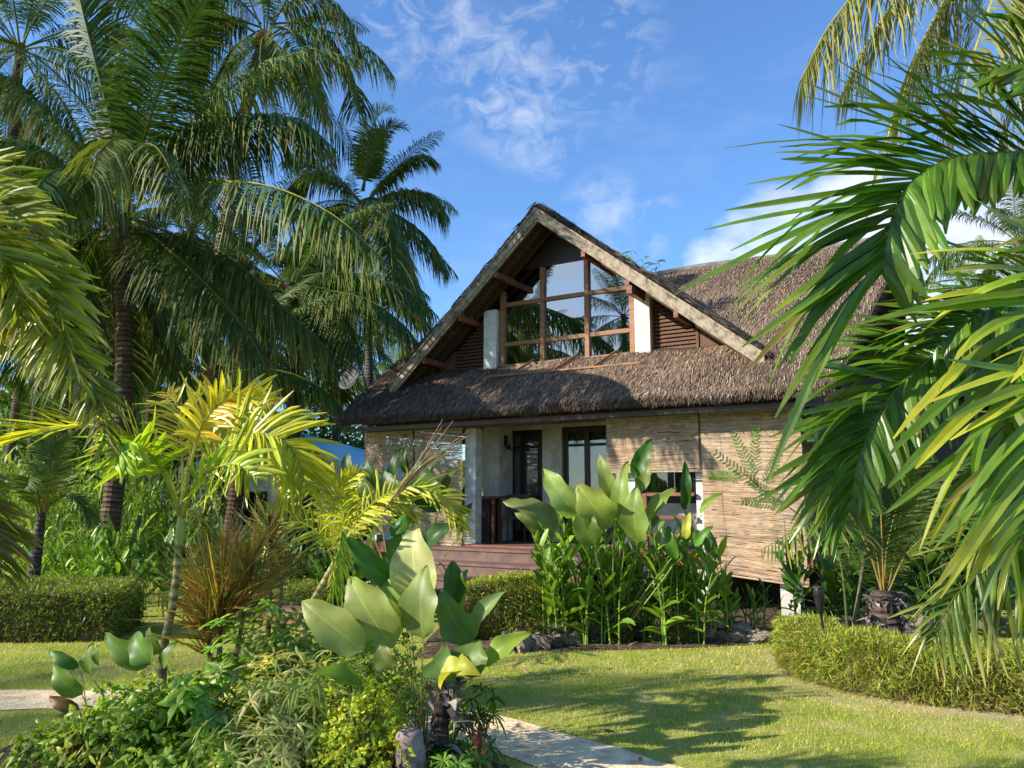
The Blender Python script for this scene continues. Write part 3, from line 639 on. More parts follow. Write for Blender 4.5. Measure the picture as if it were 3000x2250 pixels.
# ---------- bamboo blinds
def blind(s0, s1, z0, z1, label, sag=0.0, gap=.1, seed=0, t=-.12):
    r = np.random.default_rng(seed); root = empty('bamboo_blind', HW((s0 + s1) / 2, t, z0), HA, label, 'blind', 'bamboo blinds hung along the porch')
    b = MB(); H = z1 - z0; n = int(H / .0088); w = s1 - s0; rows = np.arange(n)
    NS = 10; cuts = np.sort(np.concatenate([np.zeros((n, 1)), np.ones((n, 1)), (np.arange(1, NS)[None] + r.uniform(-.5, .5, (n, NS - 1))) / NS], 1), 1)
    y_row = r.normal(0, .002, n); h = r.uniform(.0036, .0054, n) * (1 - .16 * (gap > .05)); rowtone = r.random((n, 1)); end = r.normal(0, .006, (n, 2))
    for seg in range(NS):
        xa = -w / 2 + w * cuts[:, seg] + (end[:, 0] if seg == 0 else 0); xb = -w / 2 + w * cuts[:, seg + 1] + (end[:, 1] if seg == NS - 1 else 0)
        z = z1 - z0 - rows * .0088 - .004; fr = 1 - z / H; sg = lambda x: sag * fr * (x / w + .5) + .005 * np.sin(x * 9 + z * 3)
        yy = lambda x: y_row + .010 * np.sin(z * 6.0 + s0) + .018 * fr * np.sin(x * 6 + s0 * 3); keep = r.random(n) > gap
        za, zb = z - sg(xa), z - sg(xb)
        V = np.stack([np.stack([xa, yy(xa), za - h], -1), np.stack([xb, yy(xb), zb - h], -1), np.stack([xb, yy(xb), zb + h], -1), np.stack([xa, yy(xa), za + h], -1)], 1)[keep]; k = len(V)
        tone = np.clip(.55 * rowtone[keep] + .45 * r.random((k, 1)), 0, 1); patch = value_noise(np.full(k, seg * .55 + seed * 3.3), z[keep], 2.3, seed + 40)[:, None]
        c = np.array((.27, .145, .065)) * (1 - tone) + np.array((.72, .50, .30)) * tone
        c = c * (1 - .4 * patch) + np.array((.42, .38, .34)) * .4 * patch; c = np.where(r.random((k, 1)) < .14, c * .5, c)
        q = np.arange(k * 4).reshape(-1, 4); b.add(V.reshape(-1, 3), q, None, np.repeat(c, 4, 0))
    b.build('reeds', M['bamboo'], root)
    b = MB(); b.tube([(-w / 2, 0, H + .015), (w / 2, 0, H + .015)], .018, 8, (.45, .34, .2)); b.build('top_rail', M['bamboo'], root)
    b = MB(); b.tube([(-w / 2, 0, -.012), (w / 2, 0, -.012 - sag)], .014, 8, (.5, .38, .25)); b.build('bottom_rail', M['bamboo'], root)
    for f in (-.3, .3):
        b = MB(); b.tube([(f * w, -.012, H), (f * w, -.016, H * .5), (f * w, -.014, 0 - sag * (f + .5))], .0022, 4, (.35, .3, .22)); b.build('cord', M['bamboo'], root)
blind(-7.59, -6.48, .95, 2.78, 'sparse see-through bamboo blind at the far left end of the porch', gap=.09, seed=1)
blind(-6.44, -5.40, .80, 2.78, 'see-through bamboo blind immediately left of the open porch doorway', gap=.08, seed=2)
blind(-2.69, -1.23, 1.99, 2.79, 'short half-raised bamboo blind above the broad-leaved plants', gap=.03, seed=3)
blind(-1.19, .20, .56, 2.83, 'long sunlit bamboo blind hanging below floor level with a sagging lower edge', sag=.13, gap=.015, seed=4)

# shaded gable end wall on the right
hb(lambda b: b.box(.245, .28, .3, 7.9, .81, 2.94), 'side_wall', M['louvre'])
def gable_r(b):
    V = [(x, t, z) for x in (.25, .29) for t, z in ((-.2, 2.99), (8.2, 2.99), (4.0, 5.9))]
    b.add(V, [(0, 3, 4, 1), (1, 4, 5, 2), (2, 5, 3, 0)], [(0, 1, 2), (3, 5, 4)])
hb(gable_r, 'gable', M['soffit'])
def side_window(t0, t1):
    b = MB(); 
    for a, c, z0, z1 in ((t0, t0 + .07, 1.3, 2.6), (t1 - .07, t1, 1.3, 2.6), (t0 + .07, t1 - .07, 1.3, 1.37), (t0 + .07, t1 - .07, 2.53, 2.6), ((t0 + t1) / 2 - .03, (t0 + t1) / 2 + .03, 1.37, 2.53)): b.box(.282, .34, a, c, z0, z1)
    o = b.build('window', M['cement'], house); hb(lambda b: b.box(.285, .295, t0 + .07, t1 - .07, 1.37, 2.53), 'pane', M['glass2'], o)
side_window(3.0, 4.2)
for t in (.45, 2.4, 4.9): hb(lambda b: b.beam((.24, t, 2.90), (.78, t, 2.95), .08, .1), 'outrigger', M['dark'])
# porch furniture
def counter():
    r = empty('bar_counter', HW(-5.45, .75, .8), HA, 'dark wooden bar counter beside the white porch column', 'counter')
    b = MB(); b.box(-.42, .30, -.16, .2, .78, .82); b.build('counter_top', M['redwood'], r)
    b = MB(); b.box(-.38, .14, -.1, .16, .005, .775); b.build('cabinet', M['cable'], r)
    for x, y in ((.2, -.08), (.2, .13)):
        b = MB(); b.box(x - .025, x + .025, y - .03, y + .03, .005, .778); b.build('leg', M['redwood'], r)
counter()
def chair(s, t, rz_, label):
    p = HW(s, t, .8); r = empty('porch_chair', p, HA + rz_, label, 'chair', 'dark chairs on the porch')
    b = MB(); b.box(-.22, .22, -.22, .22, .42, .46); b.build('seat', M['metal'], r)
    b = MB(); b.box(-.22, .22, .19, .22, .5, .85); b.build('backrest', M['metal'], r)
    for x in (-.2, .2):
        for y in (-.2, .2):
            b = MB(); b.tube([(x, y, .42 if y < 0 else .5), (x * 1.08, y * 1.08, .003)], .014, 6); b.build('leg', M['metal'], r)
chair(-4.95, .95, .3, 'dark metal chair in front of the left glazed door')
chair(-4.0, .9, -.4, 'dark metal chair behind the big calathea leaves')
def router():
    r = empty('wall_shelf', HW(-6.0, 1.80, 2.0), HA, 'small shelf with router on the recessed porch wall', 'shelf')
    b = MB(); b.box(-.13, .13, -.08, .09, -.02, 0); b.build('board', M['wall'], r)
    r2 = empty('router', HW(-6.0, 1.80, 2.002), HA, 'small black router with aerials on the porch shelf', 'router')
    b = MB(); b.box(-.1, .1, -.05, .05, 0, .04); b.build('casing', M['cable'], r2)
    for x in (-.08, .08):
        b = MB(); b.tube([(x, .04, .04), (x * 1.2, .04, .16)], .006, 5); b.build('aerial', M['cable'], r2)
router()
# satellite dish on the left verge
def dish():
    c = P(1026, 1112, 15.4); base = P(1046, 1165, 15.4); r = empty('satellite_dish', base, 0, 'dark grey round satellite dish at the left edge of the thatch', 'satellite dish')
    b = MB(); n = 20; V = []; ax = nrm(np.array([-.45, -.75, .42])); A = nrm(np.cross(ax, (0, 0, 1))); B = np.cross(ax, A)
    for yy in (0, .012):
        for k, rr in enumerate(np.linspace(0.0001, .26, 6)):
            for a in np.linspace(0, 2 * np.pi, n, endpoint=False): V.append(c + A * math.cos(a) * rr + B * math.sin(a) * rr + ax * (rr * rr * .7 - yy))
    Q = []
    for L_ in (0, 6):
        for k in range(5):
            for a in range(n): q = [(L_ + k) * n + a, (L_ + k) * n + (a + 1) % n, (L_ + k + 1) * n + (a + 1) % n, (L_ + k + 1) * n + a]; Q.append(q)
    for a in range(n): Q.append([5 * n + a, 5 * n + (a + 1) % n, 11 * n + (a + 1) % n, 11 * n + a])
    b.add(V, Q); child(b, 'reflector', M['dish'], r, smooth=True)
    b = MB(); b.tube([c - B * -.22, c + ax * .25 - B * -.05, c + ax * .3], .01, 6); b.tube([c + ax * .28, c + ax * .34], .03, 8); child(b, 'feed_arm', M['dish'], r)
    b = MB(); b.tube([c - ax * .02, c - ax * .08 + np.array([0, 0, -.1]), base + np.array([.0, .05, -.25])], .018, 8); child(b, 'mast', M['dish'], r)
dish()
# ------------------------------------------------------------------ neighbouring buildings
def blue_house():
    Y0 = 20.0; L_ = 16; r = empty('blue_roofed_house', (-6.2, Y0, 0), R(-2.5), 'white walled house with bright blue sheet roof behind the porch', 'house')
    xl, xa, xr = -1.8, .2, 1.85; za, ze = 3.38, 2.42
    b = MB(); b.add([(xl, 0, 0), (xr, 0, 0), (xr, 0, ze), (xa, 0, za - .05), (xl, 0, ze), (xl, L_, 0), (xr, L_, 0), (xr, L_, ze), (xa, L_, za - .05), (xl, L_, ze)],
                    [(0, 1, 2, 4), (1, 6, 7, 2), (0, 4, 9, 5), (5, 9, 7, 6)], [(2, 3, 4), (7, 9, 8)]); b.build('wall', M['wall'], r)
    for x1, z1 in ((xl - .45, ze - .12), (xr + .35, ze - .14)):
        b = MB(); n = 40; ys = np.linspace(-.4, L_ + .4, 90); wob = .02 * (np.arange(90) % 2)
        V = np.vstack([np.column_stack([np.full(90, xa), ys, za + wob]), np.column_stack([np.full(90, x1), ys, z1 + wob]), np.column_stack([np.full(90, xa), ys, za - .05 + wob]), np.column_stack([np.full(90, x1), ys, z1 - .05 + wob])])
        i = np.arange(89); b.add(V, np.vstack([np.stack([i, i + 1, i + 91, i + 90], -1), np.stack([i + 180, i + 270, i + 271, i + 181], -1)] + [[(0, 90, 270, 180), (89, 269, 359, 179)]] + [np.stack([i + 90, i + 91, i + 271, i + 270], -1)])); b.build('roof', M['blue'], r)
    w = MB(); w.box(-.7, -.1, -.04, .02, .9, 1.75); fr = w.build('window', M['dark'], r); w = MB(); w.box(-.65, -.15, -.05, -.043, .95, 1.7); w.build('pane', M['glass2'], fr)
    w = MB(); w.box(.55, 1.25, -.04, .02, .05, 1.95); w.build('door', M['dark'], r)
blue_house()
def thatch_cottage():
    p = P(2770, 1700, 15.0); p[2] = 0; r = empty('thatched_cottage', p, R(-12), 'second thatched cottage half hidden behind the right hand fronds', 'house')
    b = MB(); b.box(-2.0, 3.4, 0, 4, 0, 2.2); b.build('wall', M['louvre'], r)
    b = MB(); za, ze = 4.6, 1.9; xa = -1.2; xl, xr = -2.9, 4.6
    V = []
    for off in (0, -.22):
        V += [(xa, -.6, za + off), (xa, 4.6, za + off), (xr, 4.6, ze + off), (xr, -.6, ze + off), (xl, 4.6, 2.1 + off), (xl, -.6, 2.1 + off)]
    b.add(V, [(0, 3, 2, 1), (0, 1, 4, 5), (6, 7, 8, 9), (6, 11, 10, 7), (0, 6, 9, 3), (0, 5, 11, 6), (1, 2, 8, 7), (1, 7, 10, 4), (3, 9, 8, 2), (5, 4, 10, 11)]); b.build('thatched_roof', M['thatch'], r)
    b = MB(); n = 16000; f = rng.random(n); t = rng.uniform(-.6, 2.5, n); x = xa + (xr - xa) * f; z = za + (ze - za) * f
    c = np.array((.09, .065, .055)) + rng.random((n, 1)) * np.array((.22, .16, .13))
    b.strips(np.column_stack([x, t, z]), np.column_stack([np.ones(n), rng.normal(-.1, .2, n), -np.full(n, .42)]), np.column_stack([rng.normal(0, .2, n), np.ones(n), rng.normal(0, .3, n)]), .2, .03, .05, c, segs=1, prof=([0, 1], [1, .3])); b.build('thatch_straw', M['straw'], r)
    b = MB(); b.add([(-1.9, -.003, 2.2), (3.3, -.003, 2.2), (xa, -.003, 4.3)], None, [(0, 1, 2)]); b.build('gable', M['dark'], r)
    b = MB(); b.box(-1.7, -.7, -.05, -.005, .4, 2.1); w = b.build('window', M['dark'], r)
    b = MB()
    for k in range(8): b.box(-.2, 1.3, -.05, -.02, 1.2 + k * .12, 1.27 + k * .12)
    b.build('shutter', M['louvre'], r)
thatch_cottage()
def grey_hut():
    p = P(455, 1560, 19); p[2] = 0; r = empty('grey_roofed_hut', p, R(10), 'small low hut with weathered grey roof among the left shrubs', 'hut')
    b = MB(); b.box(-.8, .8, 0, 1.8, 0, 1.25); b.build('wall', M['cement'], r)
    b = MB(); b.add([(-1.1, -.3, 1.18), (1.1, -.3, 1.22), (1.0, .9, 1.92), (-.8, .9, 1.9), (1.1, 2.1, 1.2), (-1.1, 2.1, 1.2)] + [(-1.1, -.3, 1.12), (1.1, -.3, 1.16), (1.0, .9, 1.84), (-.8, .9, 1.82), (1.1, 2.1, 1.14), (-1.1, 2.1, 1.14)],
                    [(0, 1, 2, 3), (3, 2, 4, 5), (6, 9, 8, 7), (9, 11, 10, 8), (0, 6, 7, 1)]); b.build('roof', M['hutroof'], r)
grey_hut()
# ------------------------------------------------------------------ palms
def frond(b, pts, n=60, L=.9, w=.035, droop=.6, lift=.15, fwd=(.45, 1.1), col=(.05, .09, .025), tip=None, r0=.02, seed=0, segs=3, hint=None, fold=0.0,
          start=.14, rach=(.16, .17, .05), jit=.12, prof=None, tipprob=1.0, sides=(-1, 1), lprof=None, tippow=2.5, miss=0.0, cvar=.25, plume=0.0, Ls=(1, 1), kink=.06):
    r = np.random.default_rng(seed); C = catmull(pts, 40); K = len(C)
    u = np.linspace(start, .995, n); idx = u * (K - 1); i0 = np.clip(idx.astype(int), 0, K - 2); f = (idx - i0)[:, None]
    p = C[i0] * (1 - f) + C[i0 + 1] * f; T = nrm(np.gradient(C, axis=0)); T = nrm(T[i0] * (1 - f) + T[i0 + 1] * f)
    h = np.array((0, 0, 1.0)) if hint is None else np.asarray(hint, float)
    S = np.cross(T, h); bad = np.linalg.norm(S, axis=1) < .25
    S[bad] = np.cross(T[bad], np.cross(h, np.array((1., .3, 0)))); S = nrm(S); U = nrm(np.cross(S, T))
    x = (u - start) / (1 - start)
    if lprof is None: lp = np.interp(x, [0, .08, .25, .5, .75, .92, 1], [.45, .72, .98, 1, .82, .52, .28])
    else: lp = np.interp(x, *lprof)
    fw = fwd[0] + (fwd[1] - fwd[0]) * x ** 1.3
    rt = rach; b.tube(C, np.linspace(r0, r0 * .18, K), 5, rt)
    for sd in sides:
        m = r.random(n) > miss; k = m.sum(); pp = p[m]; jl = r.normal(0, jit, (k, 3))
        ph = (r.uniform(-plume, plume, k) + lift)[:, None]
        D = sd * S[m] * np.cos(ph) + U[m] * np.sin(ph) + T[m] * fw[m][:, None] + jl * .6
        LL = L * Ls[0 if sd < 0 else 1] * lp[m] * r.uniform(.88, 1.08, k); dr = droop * r.uniform(.6, 1.3, k)
        Wd = T[m] + .45 * jl + .35 * sd * U[m]
        c = np.asarray(col, float) * r.uniform(1 - cvar, 1 + cvar, (k, 1)) * (1 + r.normal(0, .06, (k, 3)))
        if tip is None: tp = c
        else:
            q = (r.random((k, 1)) < tipprob); tp = np.where(q, np.asarray(tip) * r.uniform(.8, 1.15, (k, 1)), c)
        dead = r.random((k, 1)) < .06; tp = np.where(dead, np.array((.34, .22, .09)), tp)
        b.strips(pp, D, Wd, LL, w * r.uniform(.8, 1.15, k) * np.clip(lp[m] + .2, .4, 1), dr, c, tp, segs=segs, fold=fold, prof=prof, tippow=tippow, curl=r.normal(0, kink, (k, 3)))

def arc(al, be, n=9, L=1.0):
    a = R(al) - R(be) * np.linspace(0, 1, n) ** 1.25; st = L / (n - 1)
    x = np.concatenate([[0], np.cumsum(np.cos(a[:-1]) * st)]); z = np.concatenate([[0], np.cumsum(np.sin(a[:-1]) * st)]); return np.column_stack([x, x * 0, z])
POOL = {}
def pool(kind):
    if kind in POOL: return POOL[kind]
    out = []
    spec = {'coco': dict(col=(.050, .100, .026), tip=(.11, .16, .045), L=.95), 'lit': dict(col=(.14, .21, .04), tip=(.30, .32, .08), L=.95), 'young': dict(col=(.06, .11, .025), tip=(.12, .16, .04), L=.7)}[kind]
    for i, al in enumerate((84, 72, 60, 48, 34, 20, 6, -10, -28, -48, -66)):
        for j in range(2):
            be = (18 + 1.0 * (84 - al) * .5 + 22 * j) if al > 30 else (58 if al > -15 else 34) + 14 * j; be = min(be, al + 92); be = max(be, 6)
            b = MB(); pts = arc(al, be, L=4.3); pts[:, 1] += np.linspace(0, 1, len(pts)) ** 2 * (.35 if j else -.3)
            frond(b, pts, n=78, L=spec['L'], w=.042, droop=(.55 if al > 40 else .8) + .1 * j, lift=.25 if al > 30 else .05, fwd=(.35, 1.0), col=spec['col'], tip=spec['tip'], r0=.032, seed=i * 7 + j, segs=3, start=.16, tipprob=.6)
            out.append((al, b.build('frond', M['palm'], mesh_only=True)))
    POOL[kind] = out; return out
def trunk(b, pts, r0, r1, col=(.20, .165, .13), flare=1.6, ring=.085, seed=0, sides=14):
    r = np.random.default_rng(seed); L = np.linalg.norm(np.diff(np.asarray(pts, float), axis=0), axis=1).sum(); n = max(10, int(L / ring) * 3)
    C = catmull(pts, n); x = np.linspace(0, 1, n); d = x * L
    rad = r0 + (r1 - r0) * x; rad = rad * (1 + (flare - 1) * np.exp(-d / .35)); ph = np.arange(n) % 3
    rad = rad * np.where(ph == 0, 1.05, np.where(ph == 1, 1.0, .95)) * (1 + r.normal(0, .012, n))
    cc = np.asarray(col)[None] * np.where(ph == 2, .45, 1.0)[:, None] * r.uniform(.75, 1.2, (n, 1)); b.tube(C, rad, sides, cc)
def nuts(rt, c, k, r, seed, s=.11, col=(.22, .16, .05)):
    g = np.random.default_rng(seed)
    for i in range(k):
        b = MB(); a = g.uniform(0, 6.28); p = np.asarray(c) + np.array([math.cos(a) * r * g.uniform(.6, 1), math.sin(a) * r * g.uniform(.6, 1), g.uniform(-.5, .0) * r * 1.6]); z = np.linspace(-1, 1, 8)
        pts = np.column_stack([np.full(8, p[0]), np.full(8, p[1]), p[2] + z * s * 1.15]); b.tube(pts, np.sqrt(np.clip(1 - z ** 2, .02, 1)) * s, 8, np.array(col) * g.uniform(.7, 1.3)); child(b, 'coconut', M['stem'], rt, smooth=True)
CNT = [0]
def coco(base, crown, nf, scale, label, kind='coco', r0=.17, r1=.12, col=(.20, .165, .13), seed=0, els=None, group=None, fr=None, nut=5, bend=None, name='coconut_palm', nutcol=(.25, .14, .05), flare=1.6, azlim=None):
    base = np.asarray(base, float); crown = np.asarray(crown, float); g = np.random.default_rng(seed + 99)
    rt = empty(name, base, 0, label, 'palm tree', group); b = MB()
    mid = (base * .5 + crown * .5) + (np.asarray(bend) if bend is not None else g.normal(0, .15, 3) * np.array((1, 1, 0)))
    trunk(b, [base - (0, 0, .15), base * .8 + crown * .2 + (mid - (base + crown) / 2) * .6, mid, base * .2 + crown * .8 + (mid - (base + crown) / 2) * .6, crown], r0, r1, col, flare, seed=seed); child(b, 'trunk', M['bark'], rt)
    pl = pool(kind); off = crown - base
    az0 = g.uniform(0, 360)
    for i in range(nf):
        f = i / max(1, nf - 1); el = 84 - 140 * f ** 1.05 if els is None else els[0] + (els[1] - els[0]) * f; el += g.normal(0, 7); az = az0 + i * 137.5 + g.normal(0, 9)
        if azlim is not None:
            a2 = (az % 360)
            if azlim[0] < a2 < azlim[1]: continue
        k = min(range(len(pl)), key=lambda q: abs(pl[q][0] - el) + g.uniform(0, 5)); o = bpy.data.objects.new('frond', pl[k][1]); COL.objects.link(o); o.parent = rt
        o.location = Vector(off + np.array([math.cos(R(az)) * r1 * .8, math.sin(R(az)) * r1 * .8, -.25 * f])); o.rotation_euler = (g.normal(0, .12), g.normal(0, .06), R(az)); sc = scale * g.uniform(.88, 1.08); o.scale = (sc, sc, sc)
    if nut: nuts(rt, crown - (0, 0, .25), nut, r1 * 2.1, seed, .10, nutcol)
    b = MB(); 
    for i in range(10):
        a = g.uniform(0, 6.28); q = np.array([math.cos(a), math.sin(a), 0]); b.strips([crown + q * r1 * .7 - (0, 0, .35)], [q * .35 + np.array((0, 0, 1))], [[-q[1], q[0], 0]], .38, .13, .1, (.20, .13, .07), segs=2)
    child(b, 'crown_fibre', M['deadleaf'], rt)
    for j, spec in enumerate(fr or []):
        b = MB(); spec = dict(spec); pts = [P(*q) for q in spec.pop('pts')]; kw = dict(n=150, L=1.02, w=.037, droop=.75, lift=.05, fwd=(.3, .95), col=(.062, .115, .03), tip=(.18, .21, .07), r0=.032, seed=seed * 50 + j, start=.12, rach=(.15, .15, .05), tipprob=.6); kw.update(spec)
        frond(b, pts, **kw); child(b, 'frond', M['palm'], rt)
    return rt

# --- big palm at the left
Y = 13.0
c0 = P(352, 660, Y); bs = G(300, 1722); bs[0] = P(300, 1600, Y)[0]; bs[1] = Y; bs[2] = 0
k1 = dict(col=(.055, .085, .028))
coco(bs, c0, 7, .9, 'tall dark trunked coconut palm with huge arching fronds, the nearest one on the left', seed=1, r0=.17, r1=.115, col=(.17, .12, .085), els=(15, -40), flare=1.55, nut=9, nutcol=(.10, .13, .03), bend=(.22, 0, 0), azlim=(240, 320), fr=[
    dict(pts=[(385, 560, Y), (520, 400, Y), (700, 240, Y + .2), (900, 155, Y + .3), (1055, 175, Y + .3)], droop=.9, tip=(.24, .24, .09)),
    dict(pts=[(400, 560, Y), (600, 395, Y - .4), (780, 345, Y - .8), (900, 370, Y - 1), (985, 440, Y - 1)], droop=.9, tip=(.20, .2, .09)),
    dict(pts=[(400, 600, Y), (560, 545, Y - 1), (760, 540, Y - 2), (960, 620, Y - 2.6), (1125, 760, Y - 3)], droop=1.0, tip=(.24, .24, .09), rach=(.42, .36, .08)),
    dict(pts=[(390, 620, Y), (520, 410, Y - .5), (720, 350, Y - .6), (860, 345, Y - .7), (930, 385, Y - .7)], droop=1.0),
    dict(pts=[(400, 640, Y), (520, 690, Y - .8), (680, 760, Y - 1.2), (830, 900, Y - 1.4), (960, 1020, Y - 1.5)], droop=.9, col=(.05, .085, .02)),
    dict(pts=[(390, 650, Y), (480, 720, Y - 1.5), (620, 850, Y - 2), (740, 1000, Y - 2.2), (800, 1130, Y - 2.2)], droop=.7, col=(.045, .075, .02)),
    dict(pts=[(380, 660, Y), (400, 760, Y + .8), (440, 900, Y + 1), (510, 1050, Y + 1), (560, 1150, Y + 1)], droop=.4, col=(.05, .085, .02)),
    dict(pts=[(365, 640, Y), (385, 500, Y - .7), (385, 425, Y - 1.5), (340, 405, Y - 2.1), (290, 450, Y - 2.6), (262, 530, Y - 2.9)], L=1.05, droop=1.0, col=(.13, .16, .06), tip=(.34, .35, .14), n=80),
    dict(pts=[(370, 640, Y), (395, 500, Y - .8), (415, 430, Y - 1.6), (455, 430, Y - 2.1), (495, 490, Y - 2.5), (515, 570, Y - 2.7)], L=.8, droop=1.0, col=(.09, .13, .05), tip=(.25, .27, .1), n=60),
    dict(pts=[(360, 560, Y), (330, 380, Y - .4), (280, 180, Y - .7), (235, 0, Y - 1), (200, -160, Y - 1.2)], droop=.35, lift=.35, L=1.25, col=(.04, .085, .026), tip=(.07, .11, .04)),  # upward fronds: their backlit shade is put into a darker leaf colour
    dict(pts=[(372, 560, Y), (395, 380, Y + .3), (425, 180, Y + .4), (470, 20, Y + .3), (520, -120, Y)], droop=.35, lift=.35, L=1.25, col=(.04, .085, .026), tip=(.07, .11, .04)),
    dict(pts=[(380, 560, Y), (430, 380, Y - .8), (490, 200, Y - 1.4), (560, 60, Y - 1.8), (640, -60, Y - 2)], droop=.5, lift=.3, L=1.25, col=(.04, .085, .026), tip=(.07, .11, .04)),
    dict(pts=[(355, 570, Y), (290, 380, Y), (180, 230, Y), (60, 140, Y), (-60, 100, Y)], droop=.6, L=1.0),
    dict(pts=[(345, 590, Y), (230, 440, Y - .6), (100, 290, Y - 1), (-40, 200, Y - 1.3), (-180, 160, Y - 1.5)], droop=.8, L=1.0),
    dict(pts=[(345, 620, Y), (220, 520, Y - .9), (90, 430, Y - 1.4), (-20, 420, Y - 1.6), (-120, 470, Y - 1.8)], droop=.9),
    dict(pts=[(340, 640, Y), (230, 600, Y - .5), (120, 640, Y - .8), (50, 740, Y - 1), (10, 900, Y - 1)], droop=.8),
    dict(pts=[(340, 650, Y), (260, 560, Y - 1.3), (190, 500, Y - 2.1), (130, 520, Y - 2.9), (90, 600, Y - 3.4)], droop=1, tip=(.25, .26, .1)),
    dict(pts=[(345, 660, Y), (280, 700, Y), (230, 800, Y), (200, 930, Y), (190, 1060, Y)], droop=.5, col=(.05, .085, .02)),
    dict(pts=[(355, 670, Y), (330, 760, Y + .6), (330, 900, Y + 1), (350, 1060, Y + 1), (370, 1150, Y + 1)], droop=.4, col=(.055, .09, .02)),
])
# --- tall palm behind it, crown at the top edge
Y = 19.0
bs = P(665, 1600, Y); bs[2] = 0
coco(bs, P(778, 95, Y), 13, .88, 'tallest coconut palm with slanting pale trunk and orange nuts at the top edge', seed=2, r0=.17, r1=.15, col=(.34, .29, .23), els=(70, -35), nut=12, nutcol=(.38, .13, .03), bend=(-.75, 0, 0), fr=[
    dict(pts=[(790, 70, Y), (880, 70, Y), (970, 120, Y), (1030, 220, Y), (1050, 330, Y)], droop=.8),
    dict(pts=[(790, 60, Y), (860, 10, Y), (950, 0, Y), (1020, 60, Y), (1055, 150, Y)], droop=.8, tip=(.2, .2, .08)),
    dict(pts=[(790, 80, Y), (850, 90, Y - 1), (890, 170, Y - 1.4), (920, 280, Y - 1.6), (970, 350, Y - 1.6)], droop=.7),
    dict(pts=[(760, 90, Y), (700, 130, Y - .5), (650, 220, Y - .8), (610, 330, Y - 1), (590, 400, Y - 1)], droop=.6),
    dict(pts=[(765, 80, Y), (690, 60, Y), (620, 90, Y), (570, 180, Y), (545, 280, Y)], droop=.7),
    dict(pts=[(765, 70, Y), (700, 0, Y), (640, -30, Y), (580, 0, Y), (540, 60, Y)], droop=.7),
    dict(pts=[(780, 95, Y), (780, 200, Y + .8), (800, 300, Y + 1), (830, 400, Y + 1.1), (860, 480, Y + 1.1)], droop=.4)])
# --- palm standing against the sky left of the cottage
Y = 21.0
bs = P(1078, 1600, Y); bs[2] = 0
coco(bs, P(1066, 590, Y), 15, .70, 'slender coconut palm standing against the sky just left of the gable', seed=5, r0=.13, r1=.10, col=(.15, .13, .11), els=(60, -45), nut=6, fr=[
    dict(pts=[(1066, 560, Y), (1075, 480, Y), (1085, 400, Y), (1110, 335, Y), (1150, 320, Y)], droop=.25, lift=.4, L=.8, col=(.11, .17, .04)),
    dict(pts=[(1060, 560, Y), (1080, 480, Y - .3), (1110, 410, Y - .5), (1150, 370, Y - .6), (1190, 370, Y - .6)], droop=.3, lift=.3, L=.75, col=(.12, .18, .04)),
    dict(pts=[(1080, 590, Y), (1140, 520, Y), (1200, 470, Y), (1250, 460, Y), (1285, 480, Y)], droop=.6, L=.7, col=(.10, .15, .04)),
    dict(pts=[(1080, 600, Y), (1140, 570, Y), (1210, 560, Y), (1270, 580, Y), (1310, 630, Y)], droop=.8, tip=(.22, .22, .1)),
    dict(pts=[(1080, 610, Y), (1140, 620, Y), (1210, 660, Y), (1270, 720, Y), (1310, 790, Y)], droop=.8),
    dict(pts=[(1080, 620, Y), (1130, 660, Y - .7), (1180, 740, Y - 1), (1220, 830, Y - 1.1), (1250, 920, Y - 1.2)], droop=.8),
    dict(pts=[(1075, 630, Y), (1110, 640, Y - 1), (1140, 700, Y - 1.8), (1150, 790, Y - 2.2), (1160, 880, Y - 2.3)], droop=.9, tip=(.25, .25, .12)),
    dict(pts=[(1060, 620, Y), (1000, 600, Y), (930, 640, Y), (880, 720, Y), (850, 810, Y)], droop=.8),
    dict(pts=[(1060, 600, Y), (1000, 540, Y), (940, 510, Y), (880, 530, Y), (840, 590, Y)], droop=.7),
    dict(pts=[(1060, 640, Y), (1020, 700, Y), (980, 790, Y), (960, 880, Y), (950, 960, Y)], droop=.6)])
# --- low crown spreading over the dish, dark trunk
Y = 17.0
bs = P(835, 1600, Y); bs[2] = 0
coco(bs, P(850, 830, Y), 16, .75, 'dark trunked coconut palm whose fronds droop beside the satellite dish', seed=7, r0=.17, r1=.14, col=(.11, .08, .06), els=(60, -50), nut=6, azlim=(235, 325), fr=[
    dict(pts=[(860, 820, Y), (960, 800, Y), (1080, 810, Y), (1190, 870, Y), (1270, 970, Y)], droop=.8),
    dict(pts=[(860, 830, Y), (960, 850, Y - .5), (1080, 880, Y - .8), (1180, 950, Y - 1), (1240, 1030, Y - 1)], droop=.8),
    dict(pts=[(850, 840, Y), (900, 900, Y - .5), (950, 1000, Y - .8), (985, 1100, Y - .8), (1000, 1180, Y - .8)], droop=.4, col=(.05, .085, .02)),
    dict(pts=[(840, 830, Y), (760, 800, Y), (680, 840, Y), (610, 930, Y), (580, 1030, Y)], droop=.8)])
Y = 15.5
bs = P(640, 1600, Y); bs[2] = 0
coco(bs, P(628, 1075, Y), 18, .72, 'short bushy coconut palm behind the yellow palm with dark leaf bases', seed=9, r0=.15, r1=.13, col=(.13, .09, .06), els=(75, -35), nut=0, azlim=(235, 325))
